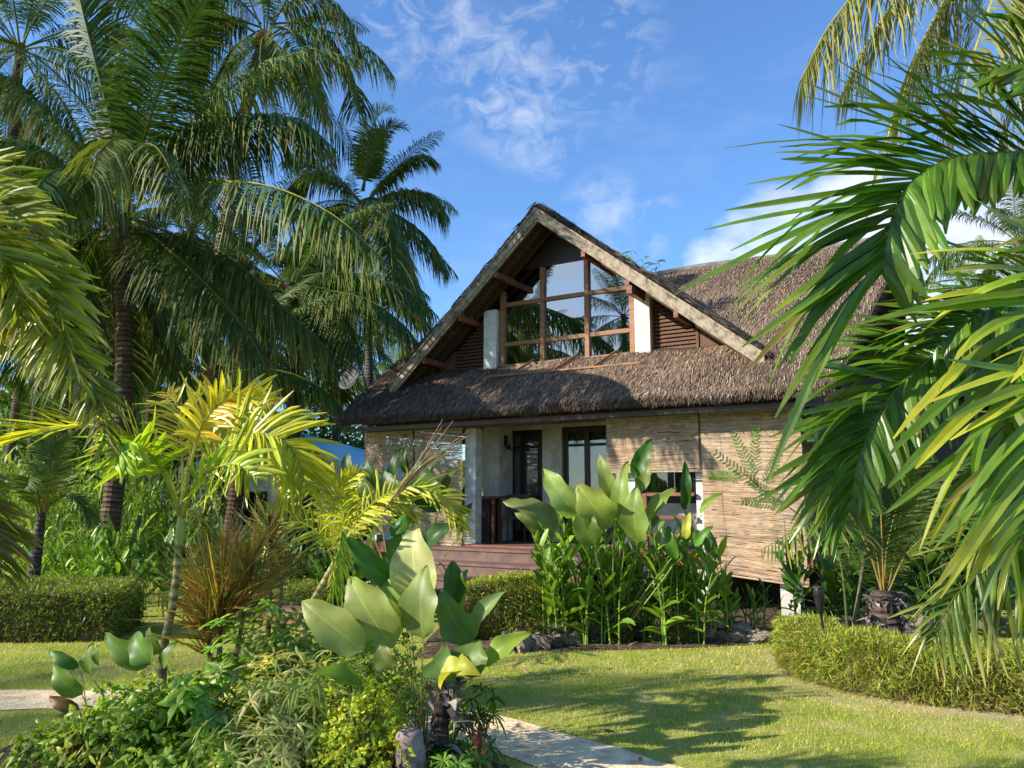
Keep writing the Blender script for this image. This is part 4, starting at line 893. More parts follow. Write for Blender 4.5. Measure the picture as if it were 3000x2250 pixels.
# --- background palms, one per line: photo u, v of the crown, distance, frond scale, leaf kind
bg = [(60, 130, 20, .95, 'coco', 'coconut palm filling the top left corner behind the big palm'),
      (130, 600, 24, .85, 'coco', 'shaded coconut palm far left behind the drooping yellow-green fronds'),
      (-60, 900, 18, .85, 'coco', 'coconut palm leaning in from the left edge'),
      (260, 960, 22, .75, 'coco', 'background coconut palm between the left edge and the big dark trunk'),
      (480, 900, 27, .85, 'coco', 'background coconut palm directly right of the big dark trunk'),
      (560, 660, 26, .9, 'coco', 'tall background coconut palm behind the middle of the left grove'),
      (760, 980, 26, .85, 'coco', 'background coconut palm behind the pale slanting trunk'),
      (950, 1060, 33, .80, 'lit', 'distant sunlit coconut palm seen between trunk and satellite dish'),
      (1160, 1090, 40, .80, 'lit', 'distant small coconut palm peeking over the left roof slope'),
      (720, 760, 23, .85, 'coco', 'coconut palm with shaded crown in the middle of the grove'),
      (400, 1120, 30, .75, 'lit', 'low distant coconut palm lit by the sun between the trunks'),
      (330, 800, 25, .85, 'coco', 'shaded coconut palm right behind the upper trunk of the big palm'),
      (610, 900, 23, .8, 'coco', 'shaded coconut palm left of the pale slanting trunk'),
      (880, 930, 24, .75, 'coco', 'shaded coconut palm between the dark trunk and the dish'),
      (180, 780, 27, .9, 'coco', 'deep shaded coconut palm behind the left edge of the grove'),
      (1010, 800, 28, .8, 'coco', 'background coconut palm behind the slender one by the gable')]
for i, (u, v, Y, sc, kd, lb) in enumerate(bg):
    cr = P(u, v, Y); g = np.random.default_rng(i + 500); bs = cr + (g.normal(0, .5), g.normal(0, .5), 0); bs[2] = 0
    coco(bs, cr, 20, sc, lb, kd, seed=20 + i, r0=.15, r1=.12, col=(.20, .16, .13) if i % 2 else (.13, .10, .08), els=(78, -42), group='coconut palms of the left grove', nut=0)
# --- right side palms
Y = 10.5
cr = P(2960, -330, Y); bs = P(3150, 1600, Y + .5); bs[2] = 0
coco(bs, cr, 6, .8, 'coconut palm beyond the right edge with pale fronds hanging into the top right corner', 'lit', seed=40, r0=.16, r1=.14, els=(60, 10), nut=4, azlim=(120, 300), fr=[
    dict(pts=[(2930, -300, Y), (2780, -260, Y), (2600, -120, Y), (2440, 60, Y), (2345, 235, Y)], droop=1.0, L=1.15, fwd=(.15, .8), w=.032, col=(.16, .17, .06), tip=(.38, .35, .17), n=84, rach=(.5, .45, .15), sides=(-1, 1), tipprob=.8),
    dict(pts=[(2950, -280, Y), (2820, -200, Y), (2670, -60, Y), (2550, 110, Y), (2470, 270, Y)], droop=.9, L=1.0, fwd=(.15, .8), w=.032, col=(.18, .19, .07), tip=(.38, .36, .18), n=80, rach=(.5, .45, .15)),
    dict(pts=[(2960, -280, Y), (2890, -180, Y + .3), (2780, -20, Y + .5), (2690, 150, Y + .6), (2640, 300, Y + .6)], droop=1.0, L=1.15, fwd=(.15, .8), w=.032, col=(.16, .17, .07), tip=(.36, .34, .17), n=84, rach=(.5, .45, .15)),
    dict(pts=[(2980, -280, Y), (2960, -160, Y - .3), (2900, 20, Y - .5), (2840, 200, Y - .6), (2800, 380, Y - .6)], droop=1.0, L=1.15, fwd=(.15, .8), w=.032, col=(.17, .18, .08), tip=(.34, .33, .17), n=84, rach=(.5, .45, .15)),
    dict(pts=[(3010, -280, Y), (3040, -100, Y), (3020, 120, Y), (2980, 320, Y), (2930, 560, Y)], droop=.9, L=1.0, fwd=(.2, .8), w=.032, col=(.2, .2, .1), tip=(.4, .38, .2), n=80, rach=(.5, .45, .15)),
    dict(pts=[(2960, -280, Y), (2800, -40, Y + 1), (2650, 260, Y + 1.2), (2580, 480, Y + 1.2), (2540, 640, Y + 1.2)], droop=.7, L=.6, w=.028, col=(.2, .2, .1), tip=(.42, .4, .22), n=80, rach=(.5, .45, .15))])
cr = P(2985, 700, 24); bs = cr.copy(); bs[2] = 0; bs[0] += .5
coco(bs, cr, 16, .7, 'distant coconut palm against the clouds at the right edge', 'coco', seed=44, els=(80, -40))
cr = P(2850, 860, 30); bs = cr.copy(); bs[2] = 0
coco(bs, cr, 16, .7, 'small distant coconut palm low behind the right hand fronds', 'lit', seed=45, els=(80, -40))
# palms to the left of the viewer: they stand in the window reflection
coco((-27.5, -.5, 0), (-27, -.5, 10.2), 20, 1.1, 'tall coconut palm far behind the viewpoint mirrored in the left panes', seed=54, els=(80, -50), group='palms behind the viewpoint')
coco((-31.5, -4.5, 0), (-31, -4.5, 12.2), 20, 1.1, 'full crowned coconut palm far behind the viewpoint, left of the tall one', seed=55, els=(80, -50), group='palms behind the viewpoint')
coco((-31, -12, 0), (-30.6, -12, 14.5), 20, 1.1, 'coconut palm behind the viewpoint mirrored in the right panes of the gable window', seed=50, els=(80, -45), group='palms behind the viewpoint', r0=.2, r1=.17, col=(.1, .08, .06))
coco((-14.5, -3.2, 0), (-14.2, -3.0, 9.0), 18, .9, 'shorter coconut palm behind the viewpoint, nearest to the path', seed=51, els=(80, -45), group='palms behind the viewpoint')
coco((-20, -9.0, 0), (-19.5, -9, 11.5), 18, .95, 'third coconut palm behind the viewpoint, farthest from the cottage', seed=52, els=(80, -45), group='palms behind the viewpoint')
# bamboo tip above the roof
def bamboo_tip():
    p = P(1880, 1000, 24); p[2] = 0; r = empty('bamboo_plant', p, 0, 'thin bamboo tips showing above the dormer ridge', 'bamboo'); b = MB(); l = MB(); g = np.random.default_rng(3)
    for u, v in ((1850, 745), (1885, 765), (1925, 775), (1840, 760)):
        t_ = P(u, v, 24); m = (p + t_) / 2 + (g.normal(0, .2), 0, 0); b.tube(catmull([p, m, t_], 14), np.linspace(.03, .006, 14), 6, (.18, .26, .06))
        n = 46; f = g.uniform(.78, 1.02, n)[:, None]; q = p + (t_ - p) * f; D = np.column_stack([g.normal(0, 1, n), g.normal(0, 1, n), g.normal(.1, .5, n)]); l.strips(q, D, g.normal(0, 1, (n, 3)), .42, .05, .5, np.array((.13, .24, .05)) * g.uniform(.7, 1.3, (n, 1)))
    child(b, 'culm', M['stem'], r); child(l, 'foliage', M['shrub'], r)
bamboo_tip()
# ------------------------------------------------------------------ foreground palms with broad leaflets
NP = ([0, .12, .4, .8, 1], [.5, .9, 1, .8, .16])
def fronds_plant(name, root, label, cat, specs, mat='near', **kw0):
    r = empty(name, root, 0, label, cat)
    for j, sp in enumerate(specs):
        sp = dict(sp); pts = [P(*q) for q in sp.pop('pts')]; kw = dict(kw0); kw.update(sp); kw.setdefault('seed', j * 13 + int(abs(pts[0][0]) * 100) % 97)
        b = MB(); frond(b, pts, **kw); child(b, 'frond', M[mat], r)
    return r
GREEN = (.105, .22, .03); YT = (.50, .50, .07)
kwN = dict(n=44, L=.62, w=.040, droop=.35, lift=.1, fwd=(.8, 1.5), col=GREEN, tip=(.20, .27, .05), r0=.013, segs=6, fold=.35, start=.10, rach=(.20, .25, .06), prof=NP, jit=.24, tipprob=.5, miss=.08, cvar=.4, kink=.12)
rp = fronds_plant('fan_leaflet_palm', (3.1, 3.3, 0), 'large near palm with broad glossy leaflets reaching in from the right edge', 'palm tree', [
    dict(pts=[(3420, 600, 3.3), (3150, 465, 3.2), (2950, 448, 3.1), (2780, 468, 3.05), (2660, 545, 3.0), (2600, 690, 2.95), (2585, 800, 2.95)], n=92, L=.80, droop=.26, hint=(0, -1, .25), fwd=(.8, 1.15), w=.048, Ls=(.32, 1), start=.2, lprof=([0, .1, .8, 1], [.6, 1, .95, .7])),
    dict(pts=[(3400, 560, 2.9), (3220, 330, 2.85), (3080, 220, 2.8), (2950, 190, 2.8), (2860, 230, 2.8)], n=40, L=.60, droop=.25, hint=(0, -1, .3), fwd=(1.0, 1.3), w=.042, col=(.10, .20, .028), Ls=(.4, 1)),
    dict(pts=[(3350, 960, 3.7), (3100, 930, 3.6), (2880, 970, 3.5), (2700, 1070, 3.4), (2580, 1200, 3.35), (2510, 1360, 3.3), (2490, 1500, 3.3)], n=100, L=.62, droop=.36, hint=(.1, -1, .35), fwd=(.8, 1.3), w=.042, Ls=(.45, 1), start=.25),
    dict(pts=[(3350, 620, 2.8), (3200, 720, 2.75), (3080, 860, 2.7), (3000, 1020, 2.7), (2950, 1200, 2.7), (2920, 1400, 2.7)], n=30, L=.62, droop=.22, hint=(.1, -1, .2), fwd=(.9, 1.3), w=.043, jit=.28, col=(.15, .26, .035), tip=(.60, .54, .06), tipprob=.6, tippow=2.2),
    dict(pts=[(3500, 900, 2.6), (3300, 980, 2.55), (3170, 1120, 2.5), (3090, 1280, 2.5), (3040, 1450, 2.5), (3000, 1600, 2.5)], n=28, L=.52, droop=.28, hint=(.1, -1, .3), fwd=(.9, 1.4), w=.040, jit=.3, col=(.15, .25, .035), tip=(.60, .54, .08), tipprob=.6, tippow=2.0),
    dict(pts=[(3450, 900, 3.6), (3200, 860, 3.5), (3020, 870, 3.4), (2850, 930, 3.3), (2740, 1020, 3.3)], n=60, L=.62, droop=.25, hint=(0, -1, .3), fwd=(1.0, 1.3), w=.044, Ls=(.4, 1)),
    dict(pts=[(3450, 1500, 3.9), (3200, 1480, 3.8), (3050, 1540, 3.7), (2900, 1640, 3.7), (2790, 1760, 3.7), (2730, 1880, 3.7)], n=46, L=.40, droop=.35, hint=(0, -1, .3), fwd=(.9, 1.4), w=.022, col=(.12, .19, .04), tip=(.45, .42, .2), tipprob=.7),
    dict(pts=[(3400, 1350, 3.3), (3200, 1280, 3.2), (3080, 1310, 3.1), (2990, 1400, 3.1), (2930, 1530, 3.1)], n=30, L=.5, droop=.5, hint=(0, -1, .4), w=.036, tip=YT, tipprob=.6),
], **kwN)
b = MB(); trunk(b, [(3.25, 3.4, -.1), (3.2, 3.35, 1.0), (3.1, 3.3, 2.0)], .07, .05, (.24, .26, .14), ring=.12); child(b, 'trunk', M['bark'], rp)
# drooping yellow-green fronds at the left edge
TAIL = dict(pts=[(-250, 860, 3.1), (-60, 850, 3.1), (110, 930, 3.1), (220, 1040, 3.1), (285, 1160, 3.1), (310, 1300, 3.1)], hint=(.2, -1, .2), col=(.16, .19, .03), tip=(.3, .3, .06), L=.17, w=.018)
kwL = dict(n=88, L=.25, w=.027, droop=.22, lift=.2, plume=1.3, fwd=(.5, 1.0), col=(.24, .28, .035), tip=(.55, .52, .08), r0=.009, segs=3, fold=.3, start=.05, rach=(.3, .3, .08), prof=NP, jit=.3, tipprob=.7, tippow=1.5, lprof=([0, .1, .8, 1], [.8, 1, .9, .5]))
lp_ = fronds_plant('feather_palm', (-2.9, 2.9, 0), 'yellow green feathery palm leaning in from the left edge, its tail-like fronds drooping', 'palm tree', [TAIL,
    dict(pts=[(-350, 700, 3.2), (-150, 560, 3.1), (10, 620, 3.0), (120, 780, 2.95), (170, 900, 2.9), (200, 1020, 2.9), (215, 1100, 2.9)], hint=(0, -1, .5)),
    dict(pts=[(-350, 760, 3.4), (-170, 620, 3.3), (-30, 690, 3.2), (60, 840, 3.2), (90, 950, 3.2), (105, 1030, 3.2)], hint=(.5, -1, .2)),
    dict(pts=[(-350, 800, 2.9), (-200, 640, 2.9), (-70, 660, 2.8), (10, 760, 2.8), (50, 850, 2.8), (70, 930, 2.8)], hint=(-.4, -1, .4)),
    dict(pts=[(-350, 900, 3.0), (-250, 760, 3.0), (-110, 800, 3.0), (-80, 880, 3.0), (-60, 950, 3.0)], hint=(.2, -1, .1)),
    dict(pts=[(-400, 1200, 3.6), (-270, 1180, 3.5), (-190, 1260, 3.5), (-100, 1390, 3.4), (-50, 1490, 3.4), (-10, 1590, 3.4), (0, 1690, 3.4)], hint=(.2, -1, .3), col=(.13, .13, .03), tip=(.28, .22, .05), L=.26),
    dict(pts=[(-400, 960, 3.8), (-230, 840, 3.7), (-90, 860, 3.7), (0, 920, 3.6), (40, 990, 3.6)], hint=(.2, -1, .3), col=(.13, .16, .03), L=.28),
    dict(pts=[(-350, 600, 3.4), (-200, 480, 3.3), (-60, 520, 3.2), (40, 640, 3.2), (100, 780, 3.2)], hint=(.3, -1, .4), L=.3)], **kwL)
b = MB(); trunk(b, [(-3.1, 2.9, -.1), (-3.0, 2.9, 1.3), (-2.7, 3.1, 2.4)], .06, .04, (.24, .26, .14), ring=.12); child(b, 'trunk', M['bark'], lp_)

# yellow palm in the island
YC = (.50, .52, .05); YG = (.36, .50, .04)
Y = 5.7
b0 = G(478, 2090); b0[1] = Y; b0[0] = P(478, 2050, Y)[0]; b0[2] = 0
kwY = dict(n=33, L=.52, w=.038, droop=.28, lift=.35, fwd=(.55, 1.3), col=YC, tip=(.62, .55, .10), r0=.016, segs=5, fold=.35, start=.16, rach=(.48, .50, .12), prof=NP, jit=.24, tipprob=.45, cvar=.28, miss=.08, kink=.16)
yp = fronds_plant('yellow_palm', b0, 'bright yellow-green small palm with curved pale stem in the front planting', 'palm tree', [
    dict(pts=[(530, 1520, Y), (495, 1400, Y + .1), (400, 1290, Y), (270, 1250, Y - .2), (110, 1265, Y - .3), (-40, 1320, Y - .3)], hint=(0, -.5, 1), L=.46, col=(.55, .56, .05), droop=.12, fwd=(1.0, 1.6), start=.3, n=46, w=.036, kink=.08),
    dict(pts=[(532, 1520, Y), (570, 1420, Y), (630, 1335, Y), (720, 1275, Y - .1), (810, 1280, Y - .2), (870, 1340, Y - .2), (900, 1440, Y - .2)], hint=(0, -.8, .6), L=.50, w=.036, n=60, start=.25, fwd=(.7, 1.1), col=(.56, .58, .06), kink=.08),
    dict(pts=[(528, 1520, Y), (500, 1430, Y - .1), (450, 1345, Y - .3), (400, 1300, Y - .5), (355, 1310, Y - .7), (335, 1370, Y - .8)], hint=(.1, -1, .2), L=.33, col=YG, tip=(.4, .55, .06), w=.044, n=30, start=.35),
    dict(pts=[(532, 1510, Y), (545, 1400, Y + .2), (575, 1280, Y + .3), (640, 1200, Y + .4), (720, 1170, Y + .4), (800, 1185, Y + .4)], hint=(.2, -1, .3), L=.38, w=.032, col=(.60, .54, .06), start=.4),
    dict(pts=[(530, 1510, Y), (535, 1400, Y + .3), (530, 1280, Y + .4), (520, 1190, Y + .5), (490, 1150, Y + .6)], hint=(.2, -1, .3), L=.34, w=.026, col=(.55, .46, .08), start=.45, n=26),
    dict(pts=[(532, 1520, Y), (560, 1440, Y - .2), (620, 1380, Y - .4), (690, 1360, Y - .6), (750, 1400, Y - .7)], hint=(.2, -1, .5), L=.38, w=.038, col=(.36, .47, .05), n=24, start=.35),
    dict(pts=[(531, 1510, Y), (555, 1380, Y), (590, 1250, Y), (650, 1180, Y), (710, 1165, Y)], hint=(0, -1, .3), L=.32, w=.028, col=(.66, .52, .05), n=24, start=.5)], mat='yellow', **kwY)
b = MB(); trunk(b, [b0 - (0, 0, .05), P(478, 1920, Y), P(508, 1760, Y), P(524, 1600, Y)], .032, .024, (.36, .34, .18), ring=.07, flare=1.3); child(b, 'trunk', M['bark'], yp)
b = MB(); b.tube(catmull([P(524, 1600, Y), P(528, 1560, Y), P(530, 1520, Y), P(531, 1480, Y)], 16), np.interp(np.linspace(0, 1, 16), [0, .3, 1], [.025, .034, .018]), 10, (.34, .38, .09)); child(b, 'crownshaft', M['stem'], yp, smooth=True)
# second yellow palm by the porch
Y = 8.6
b0 = P(885, 1850, Y); b0[2] = 0
kw2 = dict(kwY); kw2.update(L=.36, w=.030, n=36)
y2 = fronds_plant('yellow_palm', b0, 'leaning yellow-green palm in front of the see-through blinds', 'palm tree', [
    dict(pts=[(985, 1640, Y), (1050, 1520, Y), (1130, 1450, Y), (1220, 1425, Y), (1310, 1465, Y), (1365, 1560, Y)], hint=(0, -.7, .8), L=.42),
    dict(pts=[(985, 1640, Y), (1010, 1540, Y - .2), (990, 1450, Y - .3), (930, 1390, Y - .4), (860, 1400, Y - .4)], hint=(0, -1, .3)),
    dict(pts=[(980, 1650, Y), (940, 1570, Y), (880, 1530, Y), (820, 1540, Y), (760, 1590, Y)], hint=(0, -1, .5), col=(.28, .36, .05)),
    dict(pts=[(985, 1640, Y), (1010, 1580, Y - .4), (1000, 1560, Y - .8), (990, 1640, Y - 1.1), (970, 1740, Y - 1.2)], hint=(1, -.2, .2), col=(.17, .27, .03), L=.42),
    dict(pts=[(985, 1640, Y), (1040, 1540, Y + .2), (1100, 1480, Y + .3), (1180, 1480, Y + .4), (1240, 1530, Y + .5)], hint=(0, -1, .4), col=(.4, .42, .06), L=.4),
    dict(pts=[(985, 1640, Y), (970, 1540, Y + .3), (1000, 1430, Y + .3), (1060, 1380, Y + .3)], hint=(0, -1, .4), L=.35)], mat='yellow', **kw2)
b = MB(); trunk(b, [b0 - (0, 0, .05), P(900, 1800, Y), P(945, 1710, Y), P(985, 1640, Y)], .035, .028, (.45, .44, .20), ring=.07, flare=1.2); child(b, 'trunk', M['bark'], y2)
b = MB()
for k in range(16):
    g = rng.normal(0, 14, 2); b.tube(catmull([P(1125, 1500, Y - .2), P(1170 + g[0] * .3, 1440, Y - .2), P(1250 + g[0] * .7, 1350 + g[1] * .4, Y - .3), P(1335 + g[0] * 1.6, 1290 + g[1] * 1.8, Y - .3)], 10), np.linspace(.006, .002, 10), 4, np.array((.36, .25, .14)) * rng.uniform(.6, 1.2))
child(b, 'dead_frond', M['deadleaf'], y2)
# young coconut palm inside the right hedge
Y = 7.3
b0 = P(2600, 1890, Y); b0[2] = 0
def young(name, root, label, specs, trunkpts, ra, rb, col, **kw):
    k = dict(n=46, L=.42, w=.024, droop=.25, lift=.15, fwd=(.5, 1.1), col=(.07, .12, .025), tip=(.16, .2, .05), r0=.011, segs=3, start=.15, rach=(.22, .16, .055), jit=.08, tipprob=.5); k.update(kw)
    r = fronds_plant(name, root, label, 'palm tree', specs, mat='palm', **k); b = MB(); trunk(b, trunkpts, ra, rb, col, flare=1.15, ring=.06); child(b, 'trunk', M['bark'], r); return r
yc = young('young_coconut_palm', b0, 'young coconut palm with shaggy fibrous trunk base inside the right hedge', [
    dict(pts=[(2585, 1740, Y), (2560, 1600, Y), (2490, 1540, Y - .3), (2380, 1530, Y - .5), (2230, 1610, Y - .7)], tip=(.4, .42, .1), hint=(0, -.7, 1)),
    dict(pts=[(2590, 1740, Y), (2585, 1600, Y), (2580, 1430, Y), (2590, 1280, Y + .1), (2620, 1180, Y + .2)], droop=.1, hint=(0, -1, .2), L=.5, col=(.045, .08, .02), rach=(.30, .17, .05)),
    dict(pts=[(2590, 1740, Y), (2600, 1600, Y + .2), (2640, 1440, Y + .3), (2680, 1300, Y + .4)], droop=.2, hint=(0, -1, .2), L=.45, col=(.045, .08, .02)),
    dict(pts=[(2600, 1740, Y), (2660, 1620, Y), (2760, 1540, Y), (2880, 1520, Y), (2980, 1560, Y)], droop=.4, col=(.05, .085, .02)),
    dict(pts=[(2585, 1740, Y), (2540, 1600, Y + .4), (2470, 1480, Y + .6), (2380, 1440, Y + .7), (2300, 1480, Y + .8)], droop=.3, col=(.045, .08, .02)),
    dict(pts=[(2600, 1740, Y), (2640, 1560, Y + .6), (2720, 1420, Y + .9), (2820, 1360, Y + 1)], droop=.3, col=(.04, .07, .02)),
    dict(pts=[(2590, 1740, Y), (2570, 1660, Y + .5), (2500, 1600, Y + .9), (2440, 1620, Y + 1)], droop=.3, col=(.05, .09, .02))],
    [b0 - (0, 0, .1), P(2600, 1860, Y), P(2590, 1790, Y), P(2588, 1730, Y)], .20, .10, (.13, .10, .09))
def husk(r, b0, R0, R1, H, n, seed):
    b = MB(); g = np.random.default_rng(seed); a = g.uniform(0, 6.28, n); z = g.uniform(0, 1, n); rad = R0 + (R1 - R0) * z; q = np.column_stack([np.cos(a), np.sin(a), np.zeros(n)])
    p = b0 + q * rad[:, None] + np.column_stack([np.zeros(n), np.zeros(n), z * H]); tan = np.column_stack([-np.sin(a), np.cos(a), np.zeros(n)])
    D = q * g.uniform(.2, 1.0, (n, 1)) + np.array((0, 0, 1.0)) * g.uniform(-.4, 1.2, (n, 1)) + tan * g.normal(0, .8, (n, 1)); c = np.array((.09, .07, .06)) + g.random((n, 1)) ** 2 * np.array((.34, .29, .25))
    b.strips(p, D, tan + g.normal(0, .4, (n, 3)), g.uniform(.06, .17, n), g.uniform(.03, .07, n), g.uniform(0, .7, n), c, segs=3, prof=([0, .4, 1], [1, .8, .1])); child(b, 'husk_fibre', M['deadleaf'], r)
husk(yc, b0, .20, .10, .72, 240, 3)
b = MB(); b.strips([P(2620, 1770, Y - .12), P(2570, 1760, Y - .1)], [(1, -.1, .35), (-1, -.2, .7)], [(0, 1, .3), (0, 1, .3)], [.34, .2], [.05, .06], [.8, .3], (.30, .24, .21), segs=5); child(b, 'dry_frond_stalk', M['deadleaf'], yc)
# young palm behind the left hedge
Y = 10.4
b0 = P(100, 1740, Y); b0[2] = 0
yl = young('young_coconut_palm', b0, 'small leaning coconut palm with thin dark trunk behind the left hedge', [
    dict(pts=[(122, 1500, Y), (140, 1400, Y), (150, 1330, Y), (140, 1280, Y), (110, 1250, Y)], L=.45, droop=.3, hint=(0, -1, .2)),
    dict(pts=[(122, 1500, Y), (150, 1410, Y), (165, 1330, Y), (200, 1290, Y)], L=.4, droop=.2, hint=(0, -1, .2), rach=(.5, .12, .06)),
    dict(pts=[(125, 1510, Y), (160, 1470, Y), (200, 1450, Y), (245, 1480, Y), (270, 1530, Y)], L=.4, tip=(.4, .42, .25)),
    dict(pts=[(120, 1510, Y), (80, 1440, Y), (40, 1420, Y), (0, 1450, Y)], L=.4),
    dict(pts=[(120, 1510, Y), (110, 1440, Y - .4), (90, 1400, Y - .7), (70, 1430, Y - .9)], L=.4),
    dict(pts=[(125, 1510, Y), (170, 1420, Y + .3), (230, 1380, Y + .4), (290, 1400, Y + .5)], L=.4)],
    [b0 - (0, 0, .1), P(100, 1680, Y), P(112, 1590, Y), P(122, 1500, Y)], .10, .05, (.13, .11, .10), r0=.014)
husk(yl, b0, .13, .07, .45, 60, 4)

# ------------------------------------------------------------------ spiky red-brown dracaena
def spiky(root, heads, label, name='red_dracaena', cols=((.34, .17, .055), (.46, .27, .08), (.20, .22, .055), (.24, .10, .04), (.28, .26, .07)), n=105, L=.5, w=.017, cat='dracaena'):
    r = empty(name, root, 0, label, cat); g = np.random.default_rng(int(abs(root[0]) * 77)); st = MB()
    for j, (c, rad, k) in enumerate(heads):
        c = np.asarray(c, float); b = MB(); N = int(n * k); z = g.uniform(-.25, 1, N); a = g.uniform(0, 6.28, N); q = np.sqrt(1 - np.clip(z, -1, 1) ** 2)
        D = np.column_stack([q * np.cos(a), q * np.sin(a), z * 1.2 + .45]); p = c + D * .02 + np.column_stack([0 * z, 0 * z, g.uniform(-.18, .08, N)])
        col = np.array(cols)[g.integers(0, len(cols), N)] * g.uniform(.7, 1.3, (N, 1)); W = np.cross(D, g.normal(0, 1, (N, 3)))
        b.strips(p, D, W, rad * g.uniform(.45, 1.15, N) * (1 + .15 * np.sin(a * 3 + j)), w * g.uniform(.7, 1.2, N), g.uniform(.0, .16, N), col, col * .8 + np.array((.08, .06, .03)), segs=3, prof=([0, .3, 1], [.8, 1, .05])); child(b, 'leaf_rosette', M['shrub'], r)
        st.tube(catmull([root, (np.asarray(root) + c) / 2 + g.normal(0, .03, 3), c], 8), np.linspace(.022, .014, 8), 6, (.20, .15, .11))
    child(st, 'stem', M['bark'], r); return r
spiky(P(640, 2100, 5.9) * (1, 1, 0), [(P(645, 1790, 5.9), .80, 2.0), (P(610, 1860, 5.8), .50, .9), (P(730, 1690, 6.0), .62, 1.1), (P(660, 1640, 6.2), .50, .8), (P(590, 1720, 6.1), .46, .6)], 'tall spiky red-brown dracaena beside the pale palm stem')
spiky(P(770, 2050, 6.5) * (1, 1, 0), [(P(790, 1560, 6.7), .40, 1), (P(830, 1640, 6.6), .3, .6)], 'slimmer greenish brown dracaena to the right of the red one', cols=((.14, .12, .04), (.2, .13, .05), (.10, .14, .04)))
spiky(P(210, 2270, 4.6) * (1, 1, 0), [(P(215, 2215, 4.6), .13, .3), (P(250, 2190, 4.7), .10, .25)], 'small dark red rosette plant at the bottom left corner', cols=((.25, .02, .02), (.16, .02, .025)), w=.02, name='red_cordyline', cat='cordyline')
spiky(P(1430, 2290, 4.6) * (1, 1, 0), [(P(1400, 2225, 4.6), .12, .25)], 'small dark red rosette plant beside the path near the stump', cols=((.13, .03, .03), (.10, .03, .03)), w=.02, name='red_cordyline', cat='cordyline')

# ------------------------------------------------------------------ broad leaved plants
def blade(b, base, tip, width, face=(0, -1, .35), bow=.12, fold=.25, col=(.10, .19, .05), tipc=None, seed=0, wave=.075, pw=.75, nL=14, nW=9, tear=0.0):
    g = np.random.default_rng(seed); base = np.asarray(base, float); tip = np.asarray(tip, float); ax = tip - base; L = np.linalg.norm(ax); a = ax / L; f = np.asarray(face, float) + (-.55, 0, .1); f = nrm(f - a * (f @ a)); W = np.cross(a, f)
    u = np.linspace(0, 1, nL); s = np.linspace(-1, 1, nW); prof = np.clip(np.sin(np.pi * np.clip(u, 0, 1) ** pw), 0, 1) ** .62; prof = np.maximum(prof, .015) * (1 - .15 * u)
    ph = g.uniform(0, 6.28, 4); Uu, Ss = np.meshgrid(u, s, indexing='ij')
    prf = prof[:, None] * (1 + .05 * np.sin(Uu * 17 + ph[0]) * (np.abs(Ss) > .9) * (1 + tear * 4 * g.random((nL, nW))))
    out = bow * L * (4 * Uu * (1 - Uu)) - .10 * L * Uu ** 3; out = out + fold * np.abs(Ss) ** 1.3 * width / 2 * prf + wave * width * np.abs(Ss) ** 2 * np.sin(Uu * 11 + ph[1] + Ss * 1.5)
    V = base + a * (Uu * L)[..., None] + W * (Ss * prf * width / 2)[..., None] + f * out[..., None]
    c = np.asarray(col, float) * np.ones(V.shape); c = c * (1 + .16 * np.sin(Uu * 5 + ph[2]) * np.sin(Ss * 2 + ph[3]))[..., None]
    if tipc is not None:
        q = np.clip((Uu - .55) * 1.6 + .5 * (np.abs(Ss) - .6) + .25 * np.sin(Ss * 4 + ph[0]), 0, 1)[..., None]; c = c * (1 - q) + np.asarray(tipc) * q
    i = (np.arange(nL - 1) * nW)[:, None] + np.arange(nW - 1)[None]; b.add(V.reshape(-1, 3), np.stack([i, i + 1, i + nW + 1, i + nW], -1).reshape(-1, 4), None, c.reshape(-1, 3), np.stack([Ss, Uu], -1).reshape(-1, 2))
def leafy(name, root, label, cat, leaves, petc=(.30, .32, .08), pr=.006, grp=None, ws=1.0):
    """leaves: (base px, tip px, distance at base, at tip, width in px, colour, options)"""
    r = empty(name, root, 0, label, cat, grp)
    for j, (b_, t_, yb, yt, wpx, col, kw) in enumerate(leaves):
        kw = dict(kw); lab = kw.pop('label', None); pb = P(b_[0], b_[1], yb); pt = P(t_[0], t_[1], yt); w = wpx / FPX * (yb + yt) / 2 * 1.05 * ws; b = MB(); col = np.array(col) * rng.uniform(.72, 1.14) * (rng.uniform(.9, 1.12), 1, 1); blade(b, pb, pt, w, col=col, seed=j * 5 + int(b_[0]), **kw)
        o = child(b, 'leaf', M['broad'], r, smooth=True, uv=True)
        if lab: o['label'] = lab
        q = np.asarray(root, float) + rng.normal(0, .035, 3) * (1, 1, 0); m = (q + pb) / 2 + rng.normal(0, .02, 3) + (0, 0, .05); s = MB(); s.tube(catmull([q, m, pb, pb + (pt - pb) * .5 ], 10)[:8], np.linspace(pr, pr * .55, 8), 6, np.array(petc) * rng.uniform(.7, 1.2)); child(s, 'leaf_stalk', M['stem'], r)
    return r
LG = (.33, .41, .17); MG = (.20, .32, .08); DG = (.07, .18, .03); PG = (.47, .52, .32)
root = P(1245, 2160, 5.15) * (1, 1, 0)
